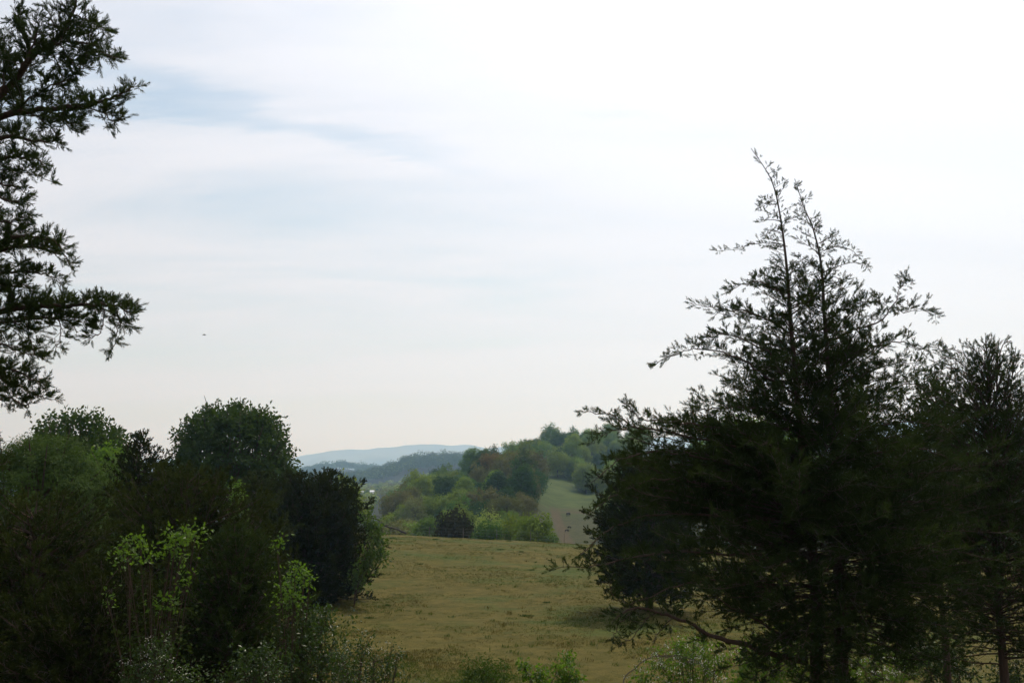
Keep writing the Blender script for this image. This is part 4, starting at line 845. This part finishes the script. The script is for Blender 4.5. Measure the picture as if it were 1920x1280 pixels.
# ------------------------------------------------------------------ pasture details
def fence():
    mp = mat_plain('weathered_post', (0.12, 0.10, 0.08), 0.9); mw = mat_plain('fence_wire', (0.10, 0.09, 0.08), 0.6)
    pts = []
    for px in np.arange(560, 1180, 62.0):
        Y = 95.5; x = (px - 960) / FPX * Y; pts.append(np.array((x, Y, gz(x, Y))))
    root = empty('wire_fence', pts[0], 'thin wire fence with slim posts along the crest of the pasture', 'fence'); wm = MB()
    for p in pts:
        b = MB(); b.tube(np.array([p - (0, 0, 0.2), p + (0, 0, 0.6), p + (0, 0, 1.0)]), [0.03, 0.028, 0.026], 7); b.add(np.array([p + (-0.026, -0.026, 1.0), p + (0.026, -0.026, 1.0), p + (0.026, 0.026, 1.0), p + (-0.026, 0.026, 1.0)]), [[0, 1, 2, 3]]); b.build('post', [mp], root)
    for h in (0.35, 0.62, 0.9): wm.tube(np.array([p + (0, 0, h) for p in pts]), np.full(len(pts), 0.004), 4)
    wm.build('wire', [mw], root)
fence()
def fallen():
    rng = np.random.default_rng(3); base = W(758, 997, 101); root = empty('fallen_tree', base, 'dark dead trunk leaning down to the right at the left end of the fence', 'dead tree'); mb = MB()
    a = px_branch([(664, 958), (690, 968), (707, 974), (725, 986), (745, 992), (760, 998)], 98, 101, rng, 0.03); mb.tube(a, np.linspace(0.05, 0.09, len(a)), 7)
    mb.build('trunk', [M['dead']], root, smooth=True); lm = MB()
    for pp in ([(722, 984), (735, 984), (750, 991)], [(712, 978), (716, 990), (720, 1001)], [(735, 989), (726, 996), (716, 998)], [(700, 971), (708, 968), (714, 971)]):
        q = px_branch(pp, 99.5, 100, rng, 0.03); lm.tube(q, np.linspace(0.04, 0.015, len(q)), 5)
    lm.build('branch', [M['dead']], root)
fallen()

def cow(px, Y, rot, s, label):
    x, y = at_px(px, 905, Y); root = empty('cow', (x, y, gz(x, y)), label, 'cow'); me = bpy.data.meshes.new('body')
    # skeleton: pelvis, spine, neck, head, legs with hocks and knees, tail
    V = [(-0.75, 0, 1.12), (-0.2, 0, 1.08), (0.35, 0, 1.10), (0.72, 0, 1.12), (1.02, 0, 0.95), (1.22, 0, 0.62), (1.38, 0, 0.40)]
    E = [(i, i + 1) for i in range(6)]; R = [.30, .38, .38, .30, .17, .14, .08]
    def leg(root_i, pts, rr):
        k = root_i
        for p, r in zip(pts, rr): V.append(p); R.append(r); E.append((k, len(V) - 1)); k = len(V) - 1
    for sy in (-1, 1):
        leg(0, [(-0.78, .2 * sy, .85), (-0.66, .21 * sy, .66), (-0.86, .21 * sy, .42), (-0.82, .21 * sy, .08), (-0.76, .21 * sy, .02)], [.18, .12, .07, .055, .06])
        leg(3, [(0.62, .18 * sy, .80), (0.64, .19 * sy, .45), (0.62, .19 * sy, .08), (0.67, .19 * sy, .02)], [.15, .08, .055, .06])
        leg(5, [(1.17, .13 * sy, .70)], [.05])
    leg(0, [(-1.06, 0, 1.12), (-1.12, 0, .75), (-1.12, 0, .45)], [.06, .03, .05])
    me.from_pydata(V, E, []); o = bpy.data.objects.new('body', me); COL.objects.link(o); o.parent = root
    md = o.modifiers.new('skin', 'SKIN'); o.modifiers.new('sub', 'SUBSURF').levels = 1
    for i, r in enumerate(R): me.skin_vertices[0].data[i].radius = (r, r)
    me.skin_vertices[0].data[0].use_root = True; me.materials.append(COWM); root.rotation_euler = (0, 0, rot); root.scale = (s,) * 3
COWM = mat_plain('black_hide', (0.012, 0.010, 0.009), 0.7)
cow(1065, 240, 1.0, 0.72, 'black cow grazing by the red earth on the far slope')
cow(1062, 205, 0.5, 0.42, 'dark calf low on the far slope nearest the bright bush')
cow(1067, 212, 2.4, 0.42, 'dark calf low on the far slope nearest the right-hand cedar')

# short grass of the near pasture: nobody could count it
def grass():
    rng = np.random.default_rng(9); n = 150000; Y = 23 + 72 * rng.random(n) ** 1.35; px = rng.uniform(430, 1750, n); x = (px - 960) / FPX * Y
    g = vnoise(x / 3, Y / 3, 21) * 0.6 + vnoise(x / 0.9, Y / 0.9, 22) * 0.4; k = g > rng.uniform(0.30, 0.75, n); x, Y, g = x[k], Y[k], g[k]
    z = ground(x, Y); P = np.stack([x, Y, z - 0.01], 1); per = 4; idx = np.repeat(np.arange(len(P)), per); P = P[idx] + rng.normal(size=(len(idx), 3)) * (0.04, 0.04, 0)
    d = rng.normal(size=P.shape) * 0.65; d[:, 2] = 1; X, U, V = frames(d, rng); sz = rng.uniform(0.03, 0.085, len(idx)) * (0.6 + g[idx])
    tv = np.array([(0, 0.10, 0), (0.6, 0.08, 0.02), (1, 0, 0.1), (0.6, -0.08, 0.02)]) ; tf = np.array([[0, 1, 2, 3]]); u = vnoise(P[:, 0] / 1.7, P[:, 1] / 1.7, 23) + rng.normal(size=len(idx)) * 0.15
    # taller ungrazed tufts
    m = 1200; Y2 = 24 + 60 * rng.random(m) ** 1.5; px2 = rng.uniform(430, 1750, m); x2 = (px2 - 960) / FPX * Y2; keep = vnoise(x2 / 5, Y2 / 5, 31) > rng.uniform(0.35, 0.8, m); x2, Y2 = x2[keep], Y2[keep]
    C2 = np.stack([x2, Y2, ground(x2, Y2) - 0.01], 1); i2 = np.repeat(np.arange(len(C2)), 16); P2 = C2[i2] + rng.normal(size=(len(i2), 3)) * (0.09, 0.07, 0)
    d2 = rng.normal(size=P2.shape) * 0.5; d2[:, 2] = 1; X2, U2, V2 = frames(d2, rng); P = np.concatenate([P, P2]); X = np.concatenate([X, X2]); U = np.concatenate([U, U2]); V = np.concatenate([V, V2])
    sz = np.concatenate([sz, rng.uniform(0.07, 0.19, len(i2))]); u = np.concatenate([u, np.where(rng.random(len(C2))[i2] < 0.35, 0.2, 0.9)])
    mb = MB()
    for i, k in enumerate((u < 0.55, u >= 0.55)): mb.stamp(tv, tf, P[k], X[k], U[k], V[k], sz[k], i)
    a = mat_leaf('dry_grass', (0.078, 0.068, 0.015), (0.118, 0.098, 0.025), trans=0.3, scale=0.8, rough=0.8, spec=0.1, tcol=(1, 1, 0.8)); b = mat_leaf('green_grass', (0.040, 0.064, 0.012), (0.080, 0.100, 0.020), trans=0.35, scale=0.8, rough=0.7, spec=0.1)
    tag(mb.build('grass', [a, b]), 'short dry grass with green patches covering the pasture', kind='stuff')
grass()
def clump(px, row, s, label):
    # intersect the pixel ray with the ground
    Y = 26.0
    while Y < 94 and zrow(row, Y) > gz(W(px, row, Y)[0], Y): Y += 0.25
    x = W(px, row, Y)[0]; rng = np.random.default_rng(int(px)); p = np.array((x, Y, gz(x, Y))); n = 90; s *= 0.6; mb = MB(); d = rng.normal(size=(n, 3)) * (0.8, 0.5, 0.1); d[:, 2] += 0.9
    X, U, V = frames(d, rng); mb.stamp(*NARROW, p + rng.normal(size=(n, 3)) * (0.20 * s, 0.14 * s, 0.0), X, U, V, rng.uniform(0.08, 0.2, n) * s)
    o = mb.build('grass_clump', [M['oak']], origin=p); tag(o, label, 'grass clump')
for a in [(716, 1077, 1.3, 'dark weed clump on the pasture just right of the dense cedar shadow'), (788, 1058, 1.0, 'dark weed clump in the upper left of the open pasture'),
          (987, 1156, 1.3, 'darkest grass clump in the middle of the pasture'), (692, 1160, 1.0, 'dark clump on the pasture above the glossy shrub'),
          (938, 1031, 1.2, 'dark low clump close to the crest, left of the two near the right'), (976, 1035, 1.2, 'dark low clump close to the crest beside its left neighbour'),
          (996, 1069, 1.0, 'dark clump on the right half of the pasture between crest and middle'), (1025, 1131, 0.9, 'small dark clump near the right-hand cedar shadow'),
          (735, 1009, 1.3, 'dark clump just under the fallen trunk'), (817, 1012, 1.4, 'wide dark clump under the fence left of centre'), (727, 1136, 0.9, 'small dark clump on the left half of the pasture at mid height'), (955, 1015, 1.2, 'dark clump right below the fence beneath the large bright bushes')]:
    clump(*a)

# a bird far off in the sky
def bird():
    p = W(383, 628, 90); mb = MB(); w = 0.34
    root = empty('bird', p, 'tiny dark bird gliding in the pale sky at left', 'bird')
    mb.tube(np.array([(-0.17, 0, 0), (-0.08, 0, 0.01), (0.05, 0, 0.015), (0.13, 0, 0.01), (0.17, 0, 0.0)]) + p, [0.01, 0.035, 0.04, 0.025, 0.004], 7)
    mb.build('body', [COWM], root, smooth=True)
    for s in (-1, 1):
        q = MB(); a = np.array([(0.07, 0, 0.02), (-0.06, 0, 0.02), (0.04, s * w * 0.5, 0.07), (-0.07, s * w * 0.5, 0.065), (-0.04, s * w, 0.03), (-0.09, s * w, 0.028)]); t = a - (0, 0, 0.008)
        q.add(np.concatenate([a, t]) + p, [[0, 1, 3, 2], [2, 3, 5, 4], [6, 7, 9, 8], [8, 9, 11, 10], [0, 2, 8, 6], [2, 4, 10, 8], [1, 3, 9, 7], [3, 5, 11, 9]]); q.build('wing', [COWM], root)
    root.rotation_euler = (0, 0, 0.3)
bird()

# ------------------------------------------------------------------ haze
def haze():
    x, y0, y1, z0, z1 = 19500, -420, 14500, -45, 700
    v = [(-x, y0, z0), (x, y0, z0), (x, y1, z0), (-x, y1, z0), (-x, y0, z1), (x, y0, z1), (x, y1, z1), (-x, y1, z1)]
    me = bpy.data.meshes.new('haze'); me.from_pydata(v, [], [(0, 3, 2, 1), (4, 5, 6, 7), (0, 1, 5, 4), (1, 2, 6, 5), (2, 3, 7, 6), (3, 0, 4, 7)])
    m = bpy.data.materials.new('blue_haze'); m.use_nodes = True; nt = m.node_tree; nt.nodes.clear(); out = nt.nodes.new('ShaderNodeOutputMaterial'); pv = nt.nodes.new('ShaderNodeVolumePrincipled')
    pv.inputs['Color'].default_value = (0.42, 0.68, 1.0, 1); pv.inputs['Absorption Color'].default_value = (1, 1, 1, 1); pv.inputs['Density'].default_value = 0.00023; pv.inputs['Anisotropy'].default_value = 0.5
    nt.links.new(pv.outputs[0], out.inputs['Volume']); me.materials.append(m)
    o = bpy.data.objects.new('haze', me); COL.objects.link(o); tag(o, 'pale blue haze filling the valley air', kind='stuff')
haze()
